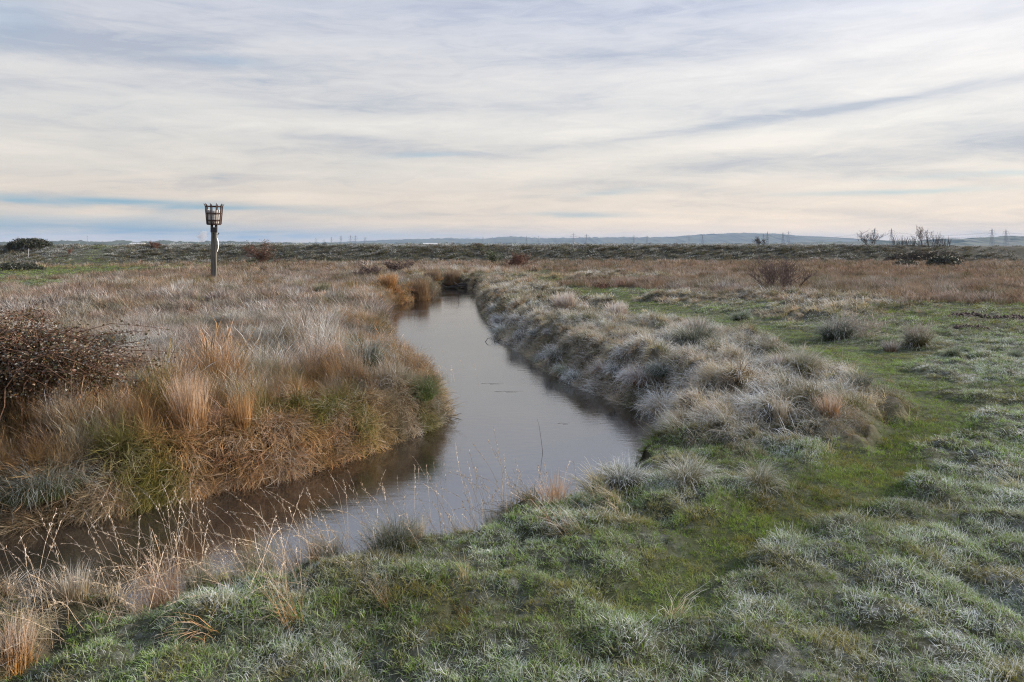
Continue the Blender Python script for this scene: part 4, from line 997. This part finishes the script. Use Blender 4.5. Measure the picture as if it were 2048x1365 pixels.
for (xa, ya), (xb, yb) in zip(rb[:-1], rb[1:]):
    q_ += math.hypot(xb-xa, yb-ya)
    if q_ < .36: continue
    q_ = 0.; nx_, ny_ = yb-ya, -(xb-xa); l_ = math.hypot(nx_, ny_)+1e-9; nx_ /= l_; ny_ /= l_
    if nx_ < 0: nx_, ny_ = -nx_, -ny_
    o_ = _rs.uniform(.12, .75); X_, Y_ = xa+nx_*o_, ya+ny_*o_; g_ = hz(X_, Y_); a_ = _rs.uniform(.16, .36); h_ = _rs.uniform(.14, .28)
    n_ = int(700*(a_/.35)); w_ = max(.0036, min(.012, Y_*.00055)); sd_ = int(Y_*100)
    o = bmesh_obj('grass_tussock', [blades(n_, h_*1.7, .3, w_, a_*.5, .05, 1.05, 1.7, .2, 5, 0, sd_), blades(n_//2, h_*1.9, .3, w_*.9, a_*.5, .2, .9, 1.6, .95, 5, 0, sd_+1)])
    o.location = (X_, Y_, g_-.04); o.rotation_euler = (0, 0, math.atan2(-ny_, -nx_)+_rs.gauss(0, .25))
    own(o, [c*_rs.uniform(.6, 1.0) for c in TIN[_rs.choice(['straw', 'olive', 'straw', 'brown', 'dark'])]], _rs.uniform(.45, .9))
    k_ += 1; tag(o, 'frosted tussock drooping over the right bank waterline, %s from the stream head' % ORD[k_-1], 'grass tussock', 'frosted tussocks overhanging the right bank')
# pale dead weeds with fine twigs
shrub('dead_weeds', 1712, 676, 120, 52, 'pale frosted dead weeds standing behind the dark drooping tussock', 'weeds', BK['pale'], 26, 2, .6, 1.1, 61, .004, r=.008, fan=1.1)
shrub('dead_weeds', 1828, 688, 62, 44, 'pale frosted dead weeds behind the olive brown tussock', 'weeds', BK['pale'], 16, 2, .6, 1.2, 62, .004, r=.008, fan=.9)
shrub('dead_weeds', 1200, 578, 40, 16, 'dark red dock stems beside the green path', 'weeds', BK['red'], 12, 1, .4, 1.4, 63, .01, r=.014)

# ------------------------------------------------------------------ seeding stalks on the near shore
STRAW = simple('dry_stalk', (.36, .25, .15), (.50, .42, .33), 12, .85)
SEED = simple('seed_head', (.30, .21, .13), (.56, .50, .43), 40, .9)
def stalks(u, v, n, L, lean, lab, seed, spread=.22, z=.05, droop=.5):
    x, y = toland(*at(u, v, z), .35); g = hz(x, y); rs = random.Random(seed); ro = empty('seeding_grass', (x, y, g-.02)); b = MB(); s = MB()
    for i in range(int(n*.75)):
        a = rs.gauss(math.pi, .75); th = lean*rs.uniform(.45, 1.5); l = L*rs.uniform(.2, .95)
        q = Vector((rs.gauss(0, spread), rs.gauss(0, spread*.55), 0)); P = [q.copy()]; m = 9; t0 = th*.6
        for k in range(m):
            t0 += droop*th/m*rs.uniform(.5, 1.5)*(1 if k < 6 else 2.0)
            a += rs.gauss(0, .10); t0 += rs.gauss(0, .05)+(rs.random() < .03)*rs.uniform(.3, .9)
            q = q+Vector((math.cos(a)*math.sin(t0), math.sin(a)*math.sin(t0), math.cos(t0)))*(l/m); P.append(q.copy())
        r0 = rs.uniform(.0009, .0018); b.tube(P, [r0*(1.25-.08*k) for k in range(m+1)], 3, False)
        for k in range(6, m):                                  # spikelets
            for _ in range(4):
                p = P[k].lerp(P[k+1], rs.random()); d = (P[k+1]-P[k]).normalized(); e = (d+Vector((rs.gauss(0, .35), rs.gauss(0, .35), rs.gauss(0, .25)))).normalized()
                s.tube([p, p+e*.010, p+e*.021], [.0007, .0023, .0005], 3, False)
    b.build('stalks', STRAW, ro); s.build('seed_heads', SEED, ro); tag(ro, lab, 'grass', 'seeding grass stalks leaning over the stream'); return ro
for t in [(1085, 1000, 26, .62, .35, 'sparse tall seeding stalks at the right end of the near shore', 1), (1000, 1020, 40, .95, .38, 'tall upright seeding stalks over the pale water', 2),
          (930, 1035, 30, 1.0, .45, 'tall dark-tipped seeding stalks left of the pale water clump', 3), (845, 1060, 44, .85, .5, 'seeding stalks in front of the brown water', 4),
          (760, 1090, 36, .8, .75, 'seeding stalks rising from behind the large drooping tussock', 5), (660, 1110, 46, .9, .8, 'frosted seeding stalks below the left bank bend', 6),
          (540, 1150, 50, 1.0, .85, 'long frosted stalks bending left over dark water, middle clump', 7), (430, 1180, 44, 1.05, .9, 'long frosted stalks bending left, left of the middle clump', 8),
          (330, 1210, 40, .95, .95, 'arching frosted stalks over the darkest water', 9), (220, 1240, 44, 1.0, 1.0, 'arching frosted stalks, third from the left edge', 10),
          (110, 1260, 36, .95, .9, 'arching frosted stalks, second from the left edge', 11), (10, 1290, 36, .95, .85, 'arching frosted stalks at the left edge of the near shore', 12),
          (560, 1185, 30, .7, 1.25, 'flattened pale stalks lying on the frosted near shore', 14), (300, 1240, 36, .75, 1.3, 'flattened pale stalks lying near the left corner', 15),
          (1335, 850, 20, .6, .9, 'curved seeding stalks over the dark water at the tip of the right bank', 16)]:
    stalks(*t)
stalks(862, 800, 40, .62, .45, 'fine dark seeding stalks on the tip of the left promontory', 17, .5, -.1)
stalks(820, 762, 30, .55, .45, 'fine dark seeding stalks on the upper side of the left promontory', 18, .45, -.1)

# ------------------------------------------------------------------ branches in the water, turned earth
DWOOD = bark('wet_dark_wood', (.018, .014, .012), (.045, .036, .03))
def branch(u, v, Ls, lab, seed, r=.03, z=WATER_Z, name='fallen_branch'):
    x, y = at(u, v, z); b = MB()
    for P in Ls:
        b.tube([(x+p[0], y+p[1], z+p[2]) for p in P], [r*(1-.7*i/(len(P)-1)) for i in range(len(P))], 6)
    tag(b.build(name, DWOOD), lab, 'branch')
branch(900, 578, [[(1.6, .3, .2), (.9, .1, .22), (.3, 0, .12), (-.2, 0, .1), (-.55, 0, .25), (-.75, .05, .42)], [(1.2, .3, .35), (.5, .2, .3), (0, .1, .16), (-.3, .1, .1)], [(.6, 0, .2), (.35, 0, .4), (.2, 0, .5)]], 'dark fallen branch lying in the head of the stream', 1, .075)
branch(914, 603, [[(0, 0, -.1), (.1, 0, .12), (.08, 0, .3), (-.02, 0, .42), (-.1, 0, .44)]], 'thin curved stick standing in the far water', 2, .014)
branch(988, 684, [[(-.3, 0, -.04), (-.2, 0, .1), (-.1, 0, .13), (-.04, 0, .03)], [(-.05, 0, -.04), (.15, 0, .05), (.3, .02, .03)], [(.1, 0, -.02), (.2, .02, .1), (.33, 0, .14)], [(.0, 0, -.02), (.05, .0, .09)]], 'thin broken twigs sticking out of the water by the right bank', 3, .011)
branch(898, 834, [[(-.12, 0, 0), (.05, -.05, .05), (.18, -.05, .02)], [(-.1, 0, 0), (.02, 0, .1), (.1, .02, .16)], [(-.12, 0, 0), (.1, 0, .02), (.22, .03, .06)], [(-.05, 0, 0), (.0, -.05, .12)]], 'small dark twigs poking from the tip of the left promontory', 4, .009)
branch(1078, 905, [[(.06, 0, -.05), (.03, 0, .2), (-.0, 0, .4), (-.03, 0, .5)]], 'single thin reed stalk standing in open water', 5, .0035, name='reed_stalk')
for u, v, l_, lab in [(985, 768, .5, 'faint broken reed floating in mid stream, farther of two'), (1018, 784, .6, 'faint broken reed floating in mid stream, nearer of two'), (1128, 848, .22, 'short dark straw floating off the tip of the right bank'), (300, 1075, .5, 'long straw floating on the dark water at the left'), (700, 1010, .4, 'bent straw floating below the left bank')]:
    rs = random.Random(u); branch(u, v, [[(-l_/2, 0, .002), (-l_*.2, .05, .006), (l_*.15, .03, .002), (l_/2, .08, .004)], [(-l_*.1, -.05, .003), (l_*.1, -.03, .005), (l_*.3, -.05, .002)]], lab, 7, .0018, name='floating_reed')
def heap(u, v, wpx, dep, h, lab, seed):
    x, y = at(u, v, .02); k = y/FPX; a = wpx*k/2; g = np.random.default_rng(seed); b = MB()
    base = hz(x, y)
    for i in range(int(120*a*dep/.8)+40):
        q = g.random()*6.283; rr = math.sqrt(g.random()); px_, py_ = a*rr*math.cos(q), dep*rr*math.sin(q)
        s = g.uniform(.03, .10); top = h*(1-rr**2)*(.5+g.random()*.6)
        V = []
        for d in ((1, 0, 0), (0, 1, 0), (-1, 0, 0), (0, -1, 0), (0, 0, 1), (0, 0, -1)):
            V.append((x+px_+d[0]*s*g.uniform(.6, 1.3), y+py_+d[1]*s*g.uniform(.6, 1.3), base+top*.8+d[2]*s*g.uniform(.4, .9)))
        b.add(V, [(0, 1, 4), (1, 2, 4), (2, 3, 4), (3, 0, 4), (1, 0, 5), (2, 1, 5), (3, 2, 5), (0, 3, 5)])
    V = [(x, y, base+h*.8)]+[(x+a*math.cos(t)*r_, y+dep*math.sin(t)*r_, base+h*.75*(1-r_*r_)-.03+.02*math.sin(t*5)) for r_ in (.5, 1.) for t in np.linspace(0, 6.283, 17)[:-1]]
    F = [(0, 1+i, 1+(i+1) % 16) for i in range(16)]+[(1+i, 17+i, 17+(i+1) % 16, 1+(i+1) % 16) for i in range(16)]
    b.add(V, F); o = b.build('earth_heap', simple('turned_earth', (.022, .014, .012), (.06, .04, .032), 9, .95, 0, .5)); tag(o, lab, 'earth heap', 'turned dark earth in the turf')
heap(1945, 641, 96, .7, .16, 'rough dark earth heap in the turf at the right', 1)
heap(2030, 645, 80, .5, .07, 'flat dark earth strip running to the right edge', 2)
heap(1945, 668, 70, .25, .05, 'thin dark earth scar below the rough heap', 3)
heap(2045, 674, 40, .25, .05, 'thin dark earth scar at the right edge', 4)

# ------------------------------------------------------------------ steam and haze
def steam():
    x, y, z = atd(405, 478, 3000); V = []; F = []; g = random.Random(3); b = MB()
    cs = [(0, 0, -26, 9), (-3, 0, -12, 11), (1, 0, 2, 14), (6, 0, 14, 15), (-4, 0, 12, 10), (10, 0, 22, 9)]
    nu, nv = 24, 16; V = []
    for j in range(nv+1):
        t = j/nv; zz = -26+58*t; rad = (5+17*math.sin(min(1, t*1.1)*math.pi*.75))*math.sqrt(max(.0, 1-((t-.5)*2)**6))+.3
        for i in range(nu):
            a = i*2*math.pi/nu; rr = rad*(.75+.5*mnoise.noise(Vector((math.cos(a)*1.3, math.sin(a)*1.3, t*4))))
            V.append((x+rr*math.cos(a)+12*t*t-4, y+rr*math.sin(a), z+zz))
    F = [(j*nu+i, j*nu+(i+1) % nu, (j+1)*nu+(i+1) % nu, (j+1)*nu+i) for j in range(nv) for i in range(nu)]+[tuple(range(nu))[::-1], tuple(range(nv*nu, (nv+1)*nu))]
    m, N = material('steam'); v = N.node('ShaderNodeVolumePrincipled'); v.inputs['Color'].default_value = (.95, .90, .86, 1)
    v.inputs['Density'].default_value = .035; v.inputs['Anisotropy'].default_value = .3
    N.l.new(v.outputs[0], N.node('ShaderNodeOutputMaterial').inputs['Volume'])
    tag(mesh_np('steam_plume', V, F, m), 'small pale pink steam plume rising behind the bank left of the beacon', 'steam', kind='stuff')
steam()
m, N = material('haze_air'); v = N.node('ShaderNodeVolumePrincipled'); v.inputs['Color'].default_value = (.33, .50, .78, 1); v.inputs['Density'].default_value = 6.0e-5
N.l.new(v.outputs[0], N.node('ShaderNodeOutputMaterial').inputs['Volume'])
b = MB(); b.box((0, 0, 69), (23000, 23000, 143)); tag(b.build('haze', m), 'thin blue winter haze over the marsh', kind='stuff')
